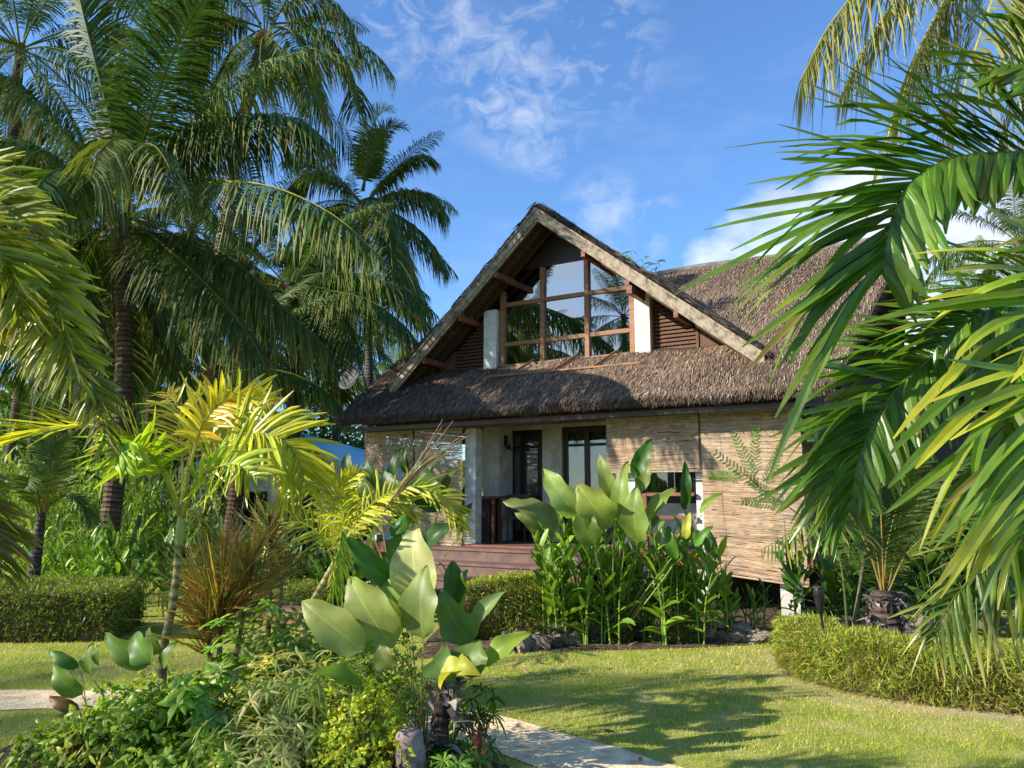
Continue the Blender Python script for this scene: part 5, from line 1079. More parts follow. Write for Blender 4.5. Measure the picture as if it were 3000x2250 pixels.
leafy('calathea', root, 'large calathea with broad pale paddle leaves in the front planting', 'plant', [
    ((1237, 1775), (1205, 1535), 5.2, 5.25, 140, PG, dict(face=(.2, -1, .3), bow=.1)),
    ((1145, 1720), (1015, 1570), 5.3, 5.35, 66, DG, dict(face=(.6, -1, .1), fold=.5)),
    ((1190, 1560), (1165, 1515), 5.4, 5.45, 90, DG, dict(face=(-.2, -1, .1))),
    ((1190, 1780), (1185, 1520), 5.45, 5.5, 110, DG, dict(face=(-.3, -1, .1))),
    ((1153, 1895), (1015, 1690), 5.0, 5.05, 150, LG, dict(face=(.1, -1, .3), bow=.06)),
    ((1190, 1840), (1120, 1670), 5.25, 5.3, 110, MG, dict(face=(.3, -1, .3))),
    ((1241, 1868), (1240, 1655), 4.95, 5.0, 125, (.22, .30, .12), dict(face=(.0, -1, .35), bow=.08)),
    ((1064, 1905), (880, 1758), 4.9, 4.95, 112, LG, dict(face=(.1, -1, .5), bow=.1)),
    ((1385, 1885), (1285, 1732), 5.0, 5.05, 100, (.11, .19, .08), dict(face=(-.1, -1, .3))),
    ((1340, 1770), (1325, 1640), 5.2, 5.25, 64, DG, dict(face=(.5, -1, .2), fold=.6)),
    ((1345, 1800), (1360, 1670), 5.25, 5.2, 66, (.15, .24, .07), dict(face=(-.2, -1, .2))),
    ((1385, 1868), (1472, 1728), 5.05, 5.0, 62, (.24, .33, .17), dict(face=(-.5, -1, .2), fold=.5)),
    ((1375, 1985), (1400, 1872), 4.85, 4.9, 125, (.17, .25, .08), dict(face=(0, -1, .4), bow=.15)),
    ((1420, 1950), (1552, 1848), 4.9, 4.9, 66, (.20, .30, .05), dict(face=(-.2, -1, .5), tipc=(.38, .42, .08))),
    ((1345, 1955), (1400, 1975), 4.8, 4.6, 62, (.30, .33, .05), dict(face=(-.2, -1, .7), bow=.3, tipc=(.6, .42, .05), label='curled yellow leaf')),
    ((1290, 2020), (1405, 1975), 4.75, 4.7, 72, (.46, .46, .14), dict(face=(-.1, -.4, 1), bow=.3, tipc=(.62, .40, .06), fold=.8, label='dying yellow leaf')),
    ((1062, 2010), (915, 1962), 4.8, 4.7, 66, (.22, .34, .04), dict(face=(.0, -.8, 1), bow=.12)),
    ((1150, 1960), (1110, 1890), 4.9, 4.9, 70, LG, dict(face=(.0, -1, .3))),
    ((1270, 1930), (1330, 1990), 4.95, 4.7, 100, (.10, .17, .05), dict(face=(.1, -1, .6)))], petc=(.42, .34, .08))
root = P(1800, 1820, 9.0) * (1, 1, 0)
leafy('calathea', root, 'big clump of torn broad-leaved calathea in front of the porch doorway', 'plant', [
    ((1690, 1515), (1590, 1372), 8.8, 8.8, 92, LG, dict(face=(.2, -1, .3), tear=.6)),
    ((1640, 1545), (1480, 1462), 8.7, 8.6, 82, (.20, .26, .11), dict(face=(.1, -1, .7), tear=1.0, tipc=(.30, .27, .16))),
    ((1790, 1545), (1690, 1420), 8.6, 8.6, 125, (.22, .31, .08), dict(face=(.1, -1, .3), tear=.9, tipc=(.28, .27, .08))),
    ((1700, 1500), (1640, 1430), 9.0, 9.0, 90, MG, dict(face=(.1, -1, .3))),
    ((1800, 1470), (1755, 1330), 8.9, 8.9, 56, (.20, .29, .10), dict(face=(.2, -1, .2), tear=.8)),
    ((1830, 1545), (1830, 1350), 8.7, 8.7, 74, (.17, .26, .07), dict(face=(-.2, -1, .3))),
    ((1870, 1590), (1860, 1425), 8.6, 8.5, 100, (.22, .30, .09), dict(face=(0, -1, .4), tear=.5)),
    ((1740, 1600), (1700, 1480), 8.6, 8.6, 90, (.14, .22, .06), dict(face=(.1, -1, .4))),
    ((1858, 1400), (1908, 1282), 8.8, 8.8, 56, (.08, .20, .035), dict(face=(.3, -1, .1), fold=.4)),
    ((2005, 1495), (2008, 1348), 8.7, 8.7, 40, (.035, .11, .02), dict(face=(.5, -1, .1), fold=.4)),
    ((1895, 1525), (1978, 1425), 8.7, 8.7, 56, (.19, .27, .08), dict(face=(-.2, -1, .3), tear=.4)),
    ((1880, 1440), (1900, 1340), 9.0, 9.0, 50, (.20, .26, .10), dict(face=(.2, -1, .3), tear=.5, tipc=(.35, .2, .07))),
    ((2050, 1505), (2115, 1440), 8.6, 8.6, 28, (.20, .34, .05), dict(face=(-.2, -1, .7))),
    ((2010, 1580), (2020, 1500), 8.5, 8.5, 34, (.42, .46, .10), dict(face=(0, -1, .2), label='yellowing leaf')),
    ((1980, 1640), (1955, 1540), 8.5, 8.5, 44, (.11, .24, .04), dict(face=(0, -1, .2))),
    ((2035, 1600), (2085, 1540), 8.5, 8.4, 34, (.10, .24, .04), dict(face=(0, -1, .2))),
    ((1600, 1560), (1510, 1500), 9.0, 9.0, 60, (.14, .2, .07), dict(face=(0, -1, .6)))], pr=.009, petc=(.25, .28, .07), ws=.84)
root = P(1180, 1720, 10.2) * (1, 1, 0)
leafy('calathea', root, 'dark green broad-leaved clump in front of the left bamboo blinds', 'plant', [
    ((1200, 1520), (1120, 1380), 10.2, 10.2, 84, (.05, .11, .03), {}), ((1280, 1500), (1220, 1345), 10.3, 10.3, 96, (.05, .12, .03), {}),
    ((1110, 1500), (1055, 1390), 10.2, 10.2, 60, (.05, .11, .03), {}), ((1045, 1450), (1012, 1325), 10.4, 10.4, 54, (.028, .075, .02), {}),
    ((1300, 1460), (1335, 1370), 10.4, 10.4, 38, (.10, .13, .03), dict(face=(-.5, -1, .2))), ((1155, 1420), (1165, 1315), 10.6, 10.6, 36, (.03, .09, .02), {}),
    ((1230, 1450), (1290, 1320), 10.5, 10.5, 50, (.06, .13, .03), {}), ((1085, 1560), (1000, 1470), 10.0, 9.9, 70, (.05, .11, .03), {}), ((1250, 1600), (1330, 1530), 10, 9.9, 60, (.04, .10, .03), {}),
    ((1195, 1390), (1185, 1310), 10.7, 10.7, 30, (.035, .10, .02), {}), ((1120, 1440), (1070, 1345), 10.6, 10.6, 40, (.04, .10, .02), {}), ((1350, 1560), (1380, 1470), 10.3, 10.3, 42, (.06, .13, .03), {})], pr=.010)
root = P(560, 2150, 5.4) * (1, 1, 0)
leafy('calathea', root, 'broad-leaved calathea between the pale palm stem and the gravel path', 'plant', ws=.85, leaves=[
    ((430, 1955), (300, 1855), 5.5, 5.5, 74, (.15, .26, .07), {}), ((445, 1945), (390, 1850), 5.4, 5.5, 88, (.16, .27, .08), {}), ((470, 1915), (430, 1840), 5.6, 5.6, 60, (.24, .36, .09), {}), ((480, 1960), (510, 1880), 5.4, 5.4, 50, (.14, .25, .07), {})])
root = P(300, 2240, 4.9) * (1, 1, 0)
leafy('calathea', root, 'small calathea with rounded leaves at the lower left, one leaf red underneath', 'plant', ws=.78, leaves=[
    ((232, 1955), (140, 1905), 4.9, 4.9, 48, (.06, .15, .04), {}), ((240, 2035), (150, 1950), 4.8, 4.8, 80, (.17, .26, .06), {}), ((265, 1975), (265, 1885), 4.9, 4.9, 62, (.14, .24, .07), {}), ((290, 1950), (285, 1890), 5.0, 5.0, 36, (.09, .2, .05), {}),
    ((232, 2080), (138, 2042), 4.7, 4.7, 48, (.16, .10, .04), dict(label='leaf with brown red underside', tipc=(.2, .06, .04))), ((240, 2130), (120, 2095), 4.7, 4.6, 34, (.18, .22, .07), dict(face=(0, -.5, 1)))])
# upright leafy stems (ginger, heliconia)
def ginger(name, c, label, cat, nst, H, LL, LW, rx, ry, cols, seed, per=9, grp=None, spread=.35, bare=.25, dro=.35):
    c = np.asarray(c, float) * (1, 1, 0); r = empty(name, c, 0, label, cat, grp); g = np.random.default_rng(seed); s = MB(); l = MB()
    for i in range(nst):
        p = c + np.array([g.uniform(-rx, rx), g.uniform(-ry, ry), 0]); h = H * g.uniform(.6, 1.08); le = g.normal(0, .14, 2) * h; q = p + np.array([le[0], le[1], h]); m = (p + q) / 2 + (-le[0] * .25, -le[1] * .25, .04); C = catmull([p, m, q], 12)
        s.tube(C, np.linspace(.010, .004, 12), 6, np.array(cols[0]) * (1.5, 1.25, 1.3) * g.uniform(.7, 1.2)); k = per; f = np.linspace(bare, 1, k) + g.uniform(-.03, .03, k); f = np.clip(f, 0, 1); idx = f * 11; i0 = np.clip(idx.astype(int), 0, 10); pp = C[i0] + (C[i0 + 1] - C[i0]) * (idx - i0)[:, None]
        az = g.uniform(0, 3.14) + np.arange(k) * 3.14 + g.normal(0, .5, k); up = np.interp(f, [bare, 1], [.6, 2.4]); D = np.column_stack([np.cos(az), np.sin(az), up * g.uniform(.7, 1.3, k)]); W = np.column_stack([-np.sin(az), np.cos(az), g.normal(0, .5, k)])
        col = np.array(cols)[g.integers(0, len(cols), k)] * g.uniform(.75, 1.25, (k, 1)); l.strips(pp, D, W, LL * g.uniform(.7, 1.15, k), LW * g.uniform(.7, 1.2, k), dro * g.uniform(.3, 1.8, k), col, col * 1.15, segs=5, fold=.35, prof=([0, .12, .4, .75, 1], [.15, .75, 1, .65, .03]))
    child(s, 'stem', M['stem'], r); child(l, 'foliage', M['shrub'], r, smooth=True); return r
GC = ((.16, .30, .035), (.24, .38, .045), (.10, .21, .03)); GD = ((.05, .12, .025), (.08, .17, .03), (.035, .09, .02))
for i, (u, v, Y, n, H, lb) in enumerate(((1655, 1800, 9.0, 12, 1.35, 'bright ginger clump at the right end of the mid hedge'), (1760, 1830, 8.9, 9, 1.2, 'ginger stems in front of the porch, first to the right of the mid hedge clump'), (1870, 1830, 9.1, 10, 1.25, 'ginger clump below the short half-raised blind'), (1985, 1830, 8.9, 10, 1.2, 'ginger clump just left of the long low-hanging blind'), (2060, 1800, 9.2, 7, 1.0, 'sparse ginger plant by the left edge of the long blind'))):
    ginger('ginger_plant', P(u, v, Y), lb, 'plant', n + 6, H, .40, .080, .28, .22, GC, 60 + i, grp='ginger clumps before the porch', per=9, bare=.12)
ginger('ginger_plant', P(2170, 1800, 9.4), 'low leafy ginger shoots under the long bamboo blind', 'plant', 6, .55, .25, .05, .3, .15, GC, 70, per=6)
ginger('spider_lily', P(2180, 1810, 9.6), 'thin grassy leaves in the dark space below the long blind', 'plant', 14, .5, .42, .016, .35, .2, GD, 71, per=6, bare=.05)
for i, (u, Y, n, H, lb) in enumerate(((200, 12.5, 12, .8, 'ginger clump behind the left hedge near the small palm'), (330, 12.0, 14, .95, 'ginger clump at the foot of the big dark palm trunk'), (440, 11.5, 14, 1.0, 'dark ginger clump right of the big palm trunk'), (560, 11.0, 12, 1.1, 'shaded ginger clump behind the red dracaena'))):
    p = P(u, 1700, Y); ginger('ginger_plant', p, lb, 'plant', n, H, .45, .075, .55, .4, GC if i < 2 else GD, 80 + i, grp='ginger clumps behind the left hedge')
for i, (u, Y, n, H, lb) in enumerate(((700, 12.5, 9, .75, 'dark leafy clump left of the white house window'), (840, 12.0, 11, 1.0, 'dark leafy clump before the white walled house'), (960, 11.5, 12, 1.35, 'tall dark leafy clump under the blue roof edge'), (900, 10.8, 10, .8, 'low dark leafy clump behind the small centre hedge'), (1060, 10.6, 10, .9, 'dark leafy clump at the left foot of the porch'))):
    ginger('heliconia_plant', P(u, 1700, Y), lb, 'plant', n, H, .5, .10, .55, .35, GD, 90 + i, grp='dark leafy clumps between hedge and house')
ORD = ['first', 'second', 'third', 'fourth', 'fifth', 'sixth', 'seventh', 'eighth', 'ninth', 'tenth', 'eleventh', 'twelfth', 'thirteenth']
for i in range(13):
    u = -40 + i * 48; Y = 17.5 + 1.6 * math.sin(i * 2.1); ginger('heliconia_plant', P(u, 1600, Y), ORD[i] + ' tall pale green arching clump from the left edge in the sunny bank', 'plant', 20, 2.35 + .35 * math.sin(i), .75, .07, .8, .6, ((.26, .38, .09), (.36, .46, .14), (.15, .28, .06)), 100 + i, per=11, grp='arching clumps of the sunny left bank', bare=.1, dro=.8)
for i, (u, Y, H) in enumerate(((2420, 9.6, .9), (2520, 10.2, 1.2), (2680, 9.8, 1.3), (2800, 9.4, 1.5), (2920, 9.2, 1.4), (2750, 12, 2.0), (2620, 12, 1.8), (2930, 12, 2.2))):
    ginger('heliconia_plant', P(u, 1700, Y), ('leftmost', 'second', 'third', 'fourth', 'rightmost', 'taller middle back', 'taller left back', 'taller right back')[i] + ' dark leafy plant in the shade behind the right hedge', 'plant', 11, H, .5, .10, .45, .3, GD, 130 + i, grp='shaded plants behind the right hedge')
# ------------------------------------------------------------------ small leaved shrubs
def shrub(name, c, rad, ncl, k, LL, LW, cols, label, seed, cat='shrub', mode='ball', droop=.3, grp=None, segs=3, stems=9, low=.15, wprof=([0, .15, .45, .8, 1], [.2, .8, 1, .55, .04]), tip=None, fold=.3, mat='shrub', shell=.55):
    c = np.asarray(c, float) * (1, 1, 0); r = empty(name, c, 0, label, cat, grp); g = np.random.default_rng(seed); rx, ry, rzz = rad
    d = nrm(g.normal(0, 1, (ncl, 3))); d[:, 2] = np.abs(d[:, 2]) * 1.0 - .15 * g.random(ncl); q = g.uniform(shell, 1.0, (ncl, 1)) * (1 + .16 * np.sin(d[:, :1] * 7 + d[:, 1:2] * 5 + seed)); p = c + d * q * np.array((rx, ry, rzz)); p[:, 2] = np.maximum(p[:, 2] + low * rzz, .03)
    out = nrm(d + (0, 0, .35)); A = nrm(np.cross(out, g.normal(0, 1, (ncl, 3)))); B = np.cross(out, A); an = (np.arange(k)[None] * (2 * np.pi / k) + g.uniform(0, 6.28, (ncl, 1)) + g.normal(0, .2, (ncl, k)))
    if mode == 'palmate': of = g.uniform(.15, .5, (ncl, k, 1))
    elif mode == 'ball': of = g.uniform(-.1, 1.4, (ncl, k, 1))
    D = A[:, None] * np.cos(an)[..., None] + B[:, None] * np.sin(an)[..., None] + out[:, None] * of
    pp = np.repeat(p[:, None], k, 1) + (g.normal(0, LL * .35, (ncl, k, 3)) if mode == 'ball' else 0); W = np.cross(D, out[:, None] + g.normal(0, .25, (ncl, k, 3)))
    N = ncl * k; base = np.array(cols)[g.integers(0, len(cols), ncl)] * (1.3, 1.15, .9); col = np.repeat(base, k, 0) * g.uniform(.72, 1.28, (N, 1)); l = MB()
    l.strips(pp.reshape(-1, 3), D.reshape(-1, 3), W.reshape(-1, 3), LL * g.uniform(.65, 1.15, N), LW * g.uniform(.75, 1.2, N), droop * g.uniform(.3, 1.6, N), col, col if tip is None else tip, segs=segs, fold=fold, prof=wprof); child(l, 'foliage', M[mat], r)
    s = MB()
    for i in range(stems):
        e = p[g.integers(0, ncl)]; b0_ = c + g.normal(0, .12, 3) * (rx, ry, 0); s.tube(catmull([b0_, (b0_ + e) / 2 + (0, 0, .06), e], 7), np.linspace(.009, .003, 7), 5, (.20, .15, .08))
    child(s, 'stem', M['bark'], r); return r
def gp(u, Y): q = P(u, 1700, Y); q[2] = 0; return q
VR = ((.52, .54, .34), (.36, .46, .2), (.62, .60, .42), (.22, .35, .12))
shrub('variegated_bamboo', gp(840, 4.95), (.52, .40, .62), 180, 7, .15, .020, VR, 'dwarf bamboo with cream striped narrow leaves in the centre of the front planting', 1, mode='palmate', droop=.45, tip=(.40, .44, .22))
shrub('variegated_bamboo', gp(1010, 5.2), (.36, .32, .52), 90, 7, .14, .020, VR, 'dwarf bamboo with cream striped leaves beside the chartreuse shrub', 2, mode='palmate', droop=.45)
shrub('variegated_bamboo', gp(720, 5.5), (.32, .3, .45), 70, 7, .14, .020, VR, 'dwarf bamboo with cream striped leaves behind the schefflera', 12, mode='palmate', droop=.45)
shrub('variegated_bamboo', gp(760, 4.55), (.36, .3, .36), 80, 7, .14, .020, VR, 'low dwarf bamboo with cream striped leaves at the front edge of the planting', 19, mode='palmate', droop=.45)
SCH = ((.13, .29, .06), (.18, .36, .07), (.09, .20, .07), (.24, .40, .08))
shrub('schefflera', gp(600, 4.75), (.34, .28, .62), 46, 8, .13, .040, SCH, 'glossy umbrella-leaved schefflera left of the striped bamboo', 3, mode='palmate', droop=.35, stems=14, segs=4)
shrub('schefflera', gp(700, 5.3), (.40, .3, .80), 50, 7, .13, .042, SCH, 'taller schefflera with bluish leaves below the red dracaena', 4, mode='palmate', droop=.35, stems=14, segs=4)
shrub('schefflera', gp(520, 4.9), (.28, .26, .46), 26, 7, .13, .045, SCH, 'lower dark schefflera in front of the pale palm stem', 13, mode='palmate', droop=.4, stems=10, segs=4)
CH = ((.40, .50, .04), (.30, .42, .04), (.50, .55, .07), (.20, .32, .04))
shrub('golden_duranta', gp(1080, 4.65), (.33, .28, .52), 300, 6, .042, .026, CH, 'small-leaved chartreuse duranta shrub left of the tree stump', 5, droop=.1, segs=2, stems=16)
shrub('golden_duranta', gp(1110, 5.15), (.38, .3, .86), 330, 6, .042, .024, ((.16, .30, .04), (.24, .36, .05), (.10, .22, .03)), 'taller green duranta shrub under the big calathea leaves', 6, droop=.1, segs=2, stems=18, low=.1)
PX = ((.07, .17, .03), (.11, .24, .04), (.05, .12, .025))
shrub('philodendron', gp(1405, 4.9), (.20, .2, .50), 24, 11, .13, .022, PX, 'lobed philodendron at the path edge right of the stump', 7, mode='palmate', droop=.5, stems=16, shell=.7)
shrub('philodendron', gp(1350, 4.55), (.22, .2, .26), 26, 11, .11, .020, PX, 'low feathery philodendron in front of the palm stump', 8, mode='palmate', droop=.4, stems=12)
GR = ((.17, .31, .05), (.28, .42, .07), (.11, .23, .04), (.36, .46, .10))
shrub('leafy_shrub', gp(420, 4.75), (.42, .3, .52), 230, 6, .085, .032, GR, 'mixed green shrub below the rounded calathea leaves', 9, droop=.3)
shrub('leafy_shrub', gp(230, 4.8), (.30, .26, .26), 130, 6, .075, .030, ((.14, .24, .04), (.24, .33, .07), (.10, .18, .03)), 'low pale green shrub at the left end of the front planting', 10, droop=.3)
shrub('leafy_shrub', gp(520, 5.3), (.4, .3, .40), 150, 6, .09, .035, ((.05, .12, .03), (.08, .17, .04), (.12, .22, .05)), 'dark green shrub around the foot of the pale palm stem', 11, droop=.3)
shrub('leafy_shrub', gp(620, 4.5), (.45, .3, .20), 130, 6, .08, .034, GR, 'low ground shrub at the front edge beneath the schefflera', 14, droop=.3)
VG = ((.38, .46, .22), (.26, .38, .12), (.16, .30, .07))
shrub('variegated_shrub', gp(880, 6.1), (.55, .35, .62), 170, 5, .10, .05, VG, 'pale variegated shrub behind the striped bamboo', 15, droop=.4, low=.1)
shrub('variegated_shrub', gp(800, 6.6), (.4, .35, .82), 110, 5, .10, .055, ((.20, .32, .14), (.12, .24, .09), (.30, .40, .2)), 'grey-green variegated shrub in front of the small centre hedge', 16, droop=.5, low=.1)
shrub('variegated_shrub', gp(1050, 6.0), (.5, .35, .45), 150, 5, .09, .04, VG, 'cream speckled shrub behind the big calathea', 17, droop=.4)
shrub('dark_shrub', gp(950, 4.35), (.7, .25, .10), 120, 5, .10, .02, ((.05, .10, .03), (.09, .14, .04)), 'dark low grassy plant along the bottom edge of the planting', 18, droop=.5)
# moringa-like feathery sprig before the long blind
def sprig():
    root = P(2480, 1760, 8.6) * (1, 1, 0); r = empty('feathery_tree', root, 0, 'thin sapling with feathery fern-like leaves before the long blind', 'sapling'); s = MB(); l = MB(); g = np.random.default_rng(8)
    s.tube(catmull([root, P(2450, 1600, 8.6), P(2330, 1500, 8.6), P(2240, 1440, 8.6), P(2185, 1390, 8.6)], 20), np.linspace(.014, .004, 20), 6, (.12, .14, .07)); s.tube(catmull([root, P(2560, 1500, 8.8), P(2640, 1300, 9)], 12), np.linspace(.02, .005, 12), 6, (.16, .15, .1))
    tips = [((2240, 1440), (2100, 1330)), ((2220, 1420), (2150, 1270)), ((2210, 1410), (2215, 1260)), ((2240, 1435), (2290, 1300)), ((2190, 1395), (2085, 1395)), ((2300, 1480), (2180, 1470)), ((2310, 1485), (2200, 1410)), ((2620, 1350), (2540, 1330)), ((2630, 1320), (2600, 1220)), ((2630, 1320), (2700, 1260)), ((2590, 1400), (2500, 1420)), ((2590, 1420), (2680, 1400)), ((2560, 1500), (2490, 1500)), ((2400, 1300), (2340, 1230)), ((2560, 1300), (2450, 1250))]
    for a, c in tips:
        A, B = P(*a, 8.6), P(*c, 8.6 + g.normal(0, .15)); s.tube([A, (A + B) / 2 + (0, 0, .01), B], [.003, .002, .001], 4, (.16, .22, .07)); n = 13
        for f in np.linspace(.15, 1, n):
            q = A + (B - A) * f; d = nrm(B - A)
            for sd in (-1, 1):
                side = np.array((d[2] * sd, g.normal(0, .3), -d[0] * sd)) * .9 + d * .7; m = 12; ff = np.linspace(.1, 1, m)[:, None]; e = q + nrm(side) * ff * .085 * (1.15 - f * .6)
                for s2 in (-1, 1): l.strips(e, np.cross(nrm(side), (0, -1, 0)) * s2 + nrm(side) * .5 + g.normal(0, .1, (m, 3)), np.tile(nrm(side), (m, 1)), .013, .006, .1, np.array((.13, .30, .06)) * g.uniform(.7, 1.3, (m, 1)), segs=2)
    child(s, 'trunk', M['bark'], r); child(l, 'foliage', M['shrub'], r)
sprig()
# ------------------------------------------------------------------ hedges
def hedge(label, ptsfn, n, cols, seed, LL=.05, LW=.009, core=None, name='hedge'):
    """ptsfn(r, n) -> points and outward directions in world space"""
    g = np.random.default_rng(seed); p, o = ptsfn(g, n); c = p.mean(0) * (1, 1, 0); r = empty(name, c, 0, label, 'hedge', 'low clipped hedges'); l = MB()
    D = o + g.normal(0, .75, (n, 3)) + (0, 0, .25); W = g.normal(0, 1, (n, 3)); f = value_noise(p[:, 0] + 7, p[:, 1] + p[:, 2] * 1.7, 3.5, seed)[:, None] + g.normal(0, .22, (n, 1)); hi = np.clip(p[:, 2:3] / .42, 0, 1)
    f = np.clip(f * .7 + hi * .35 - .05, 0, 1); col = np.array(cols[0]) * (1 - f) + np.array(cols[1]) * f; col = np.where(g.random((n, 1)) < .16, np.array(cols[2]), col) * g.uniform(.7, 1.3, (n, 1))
    l.strips(p + g.normal(0, .024, (n, 3)), D, W, LL * g.uniform(.6, 1.5, n), LW * g.uniform(.7, 1.3, n), g.uniform(0, .5, n), col, segs=2, prof=([0, .4, 1], [.5, 1, .08])); child(l, 'foliage', M['shrub'], r)
    if core: b = MB(); core(b); child(b, 'twigs', M['soil'], r)
def ring_pts(cx, cy, rx, ry, hw, H, a0, a1):
    def fn(g, n):
        a = g.uniform(a0, a1, n); k = g.random(n); P_ = np.zeros((n, 3)); O = np.zeros((n, 3)); ca, sa = np.cos(a), np.sin(a); nx = nrm(np.column_stack([ca / rx, sa / ry])); wob = .05 * np.sin(a * 9) + .03 * np.sin(a * 23)
        top = k < .42; off = np.where(top, g.uniform(-1, 1, n) * hw, np.where(k < .78, hw, -hw)); z = np.where(top, H, g.uniform(.0, 1, n) ** .8 * H); rnd = np.abs(off) / hw; z = np.where(top, z - .07 * rnd ** 3, z); z = z * (1 + wob); off2 = off * (1 + wob * .8) * np.where(top, 1, 1 - .12 * np.clip((z / H - .7) / .3, 0, 1) ** 2)
        P_[:, 0] = cx + rx * ca + nx[:, 0] * off2; P_[:, 1] = cy + ry * sa + nx[:, 1] * off2; P_[:, 2] = z; O[:, :2] = nx * np.where(top, 0, np.sign(off))[:, None]; O[:, 2] = np.where(top, 1, .2); return P_, O
    return fn
def ring_core(cx, cy, rx, ry, hw, H, a0, a1):
    def fn(b):
        a = np.linspace(a0, a1, 60); V = []
        for t in a:
            nx = nrm(np.array([math.cos(t) / rx, math.sin(t) / ry])); q = np.array([cx + rx * math.cos(t), cy + ry * math.sin(t)])
            for o, z in ((-1, 0), (-1, .8), (-.6, .93), (.6, .93), (1, .8), (1, 0)): V.append((*(q + nx * o * (hw - .04)), z * (H - .01)))
        i = (np.arange(59) * 6)[:, None] + np.arange(5)[None]; b.add(V, np.stack([i, i + 6, i + 7, i + 1], -1).reshape(-1, 4))
    return fn
A_ = (4.62, 7.35, 1.85, 1.22, .24, .41, -math.pi * 1.10, .35)
RH = ((.19, .19, .05), (.34, .46, .07), (.36, .22, .10))
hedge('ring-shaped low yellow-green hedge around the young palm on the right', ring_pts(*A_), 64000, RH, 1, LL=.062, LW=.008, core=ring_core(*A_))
def box_pts(x0, x1, y0, y1, H, rot=0):
    cx, cy = (x0 + x1) / 2, (y0 + y1) / 2; c, s = math.cos(rot), math.sin(rot)
    def fn(g, n):
        w, d = x1 - x0, y1 - y0; areas = np.array([w * d, w * H, w * H, d * H, d * H]); k = g.choice(5, n, p=areas / areas.sum()); u = g.uniform(-.5, .5, n); v = g.uniform(-.5, .5, n); z = g.random(n) * H
        X = np.select([k == 0, k == 1, k == 2, k == 3, k == 4], [u * w, u * w, u * w, -w / 2 + 0 * u, w / 2 + 0 * u]); Yy = np.select([k == 0, k == 1, k == 2, k == 3, k == 4], [v * d, -d / 2 + 0 * u, d / 2 + 0 * u, v * d, v * d]); Z = np.where(k == 0, H, z)
        e = np.maximum(np.abs(X) / (w / 2), np.abs(Yy) / (d / 2)); Z = np.where(k == 0, Z - .08 * e ** 5, Z); q = 1 - .10 * np.clip((Z / H - .75) / .25, 0, 1) ** 2; wob = 1 + .03 * np.sin(X * 6 + Yy * 5); X = X * q * wob; Yy = Yy * q * wob; Z = Z * (1 + .03 * np.sin(X * 5 + 1) + .03 * np.sin(Yy * 7))
        O = np.column_stack([np.where(k == 3, -1, np.where(k == 4, 1, 0)), np.where(k == 1, -1, np.where(k == 2, 1, 0)), np.where(k == 0, 1, .2)]).astype(float)
        Pt = np.column_stack([cx + X * c - Yy * s, cy + X * s + Yy * c, Z]); return Pt, np.column_stack([O[:, 0] * c - O[:, 1] * s, O[:, 0] * s + O[:, 1] * c, O[:, 2]])
    def core(b):
        V = []
        for z, f in ((0, .97), (H * .8, .95), (H * .95, .85)):
            for i, j in ((-1, -1), (1, -1), (1, 1), (-1, 1)):
                X, Yy = i * (x1 - x0) / 2 * f, j * (y1 - y0) / 2 * f; V.append((cx + X * c - Yy * s, cy + X * s + Yy * c, z))
        b.add(V, [(k * 4 + i, k * 4 + (i + 1) % 4, k * 4 + 4 + (i + 1) % 4, k * 4 + 4 + i) for k in range(2) for i in range(4)] + [(8, 9, 10, 11)])
    return fn, core
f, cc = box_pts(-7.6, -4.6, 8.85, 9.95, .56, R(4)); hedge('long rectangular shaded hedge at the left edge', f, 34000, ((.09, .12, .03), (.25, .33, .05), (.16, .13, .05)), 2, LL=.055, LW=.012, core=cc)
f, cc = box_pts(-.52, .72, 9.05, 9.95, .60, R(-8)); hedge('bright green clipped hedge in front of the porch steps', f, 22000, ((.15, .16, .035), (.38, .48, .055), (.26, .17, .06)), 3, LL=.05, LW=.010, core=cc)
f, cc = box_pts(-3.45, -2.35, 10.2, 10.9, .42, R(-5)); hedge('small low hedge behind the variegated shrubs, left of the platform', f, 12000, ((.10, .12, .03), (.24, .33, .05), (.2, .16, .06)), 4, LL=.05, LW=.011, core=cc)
for i, (u, Y, w, H, lb) in enumerate(((1775, 9.05, .42, .42, 'small rounded bush among the ginger stems'), (1960, 9.0, .42, .40, 'small bushy plant below the white porch post'))):
    q = gp(u, Y); f, cc = box_pts(q[0] - w / 2, q[0] + w / 2, Y - .18, Y + .18, H); hedge(lb, f, 5000, ((.07, .10, .03), (.14, .24, .05), (.13, .1, .05)), 8 + i, LL=.05, LW=.011, core=cc, name='bush')
# ------------------------------------------------------------------ rocks
def rock_mesh(seed):
    g = np.random.default_rng(seed); nu, nv = 12, 8; b = MB(); th = np.linspace(0, 2 * np.pi, nu, endpoint=False); ph = np.linspace(.08, np.pi - .08, nv); T_, Ph = np.meshgrid(th, ph, indexing='ij')
    r = 1 + .22 * np.sin(T_ * 2 + seed) * np.sin(Ph * 3 + seed) + g.normal(0, .12, T_.shape); V = np.stack([r * np.sin(Ph) * np.cos(T_), r * np.sin(Ph) * np.sin(T_), r * np.cos(Ph) * .8], -1).reshape(-1, 3)
    i, j = np.meshgrid(np.arange(nu), np.arange(nv - 1), indexing='ij'); a = (i * nv + j).ravel(); c = (((i + 1) % nu) * nv + j).ravel(); V2 = np.vstack([V, [(0, 0, .82), (0, 0, -.82)]]); k = nu * nv
    tri = [(k, i_ * nv, ((i_ + 1) % nu) * nv) for i_ in range(nu)] + [(k + 1, ((i_ + 1) % nu) * nv + nv - 1, i_ * nv + nv - 1) for i_ in range(nu)]
    b.add(V2, np.stack([a, a + 1, c + 1, c], -1), tri, np.ones(3) * g.uniform(.6, 1.5) * np.array((1, .95, .88))); return b.build('rock', M['rock'], mesh_only=True)
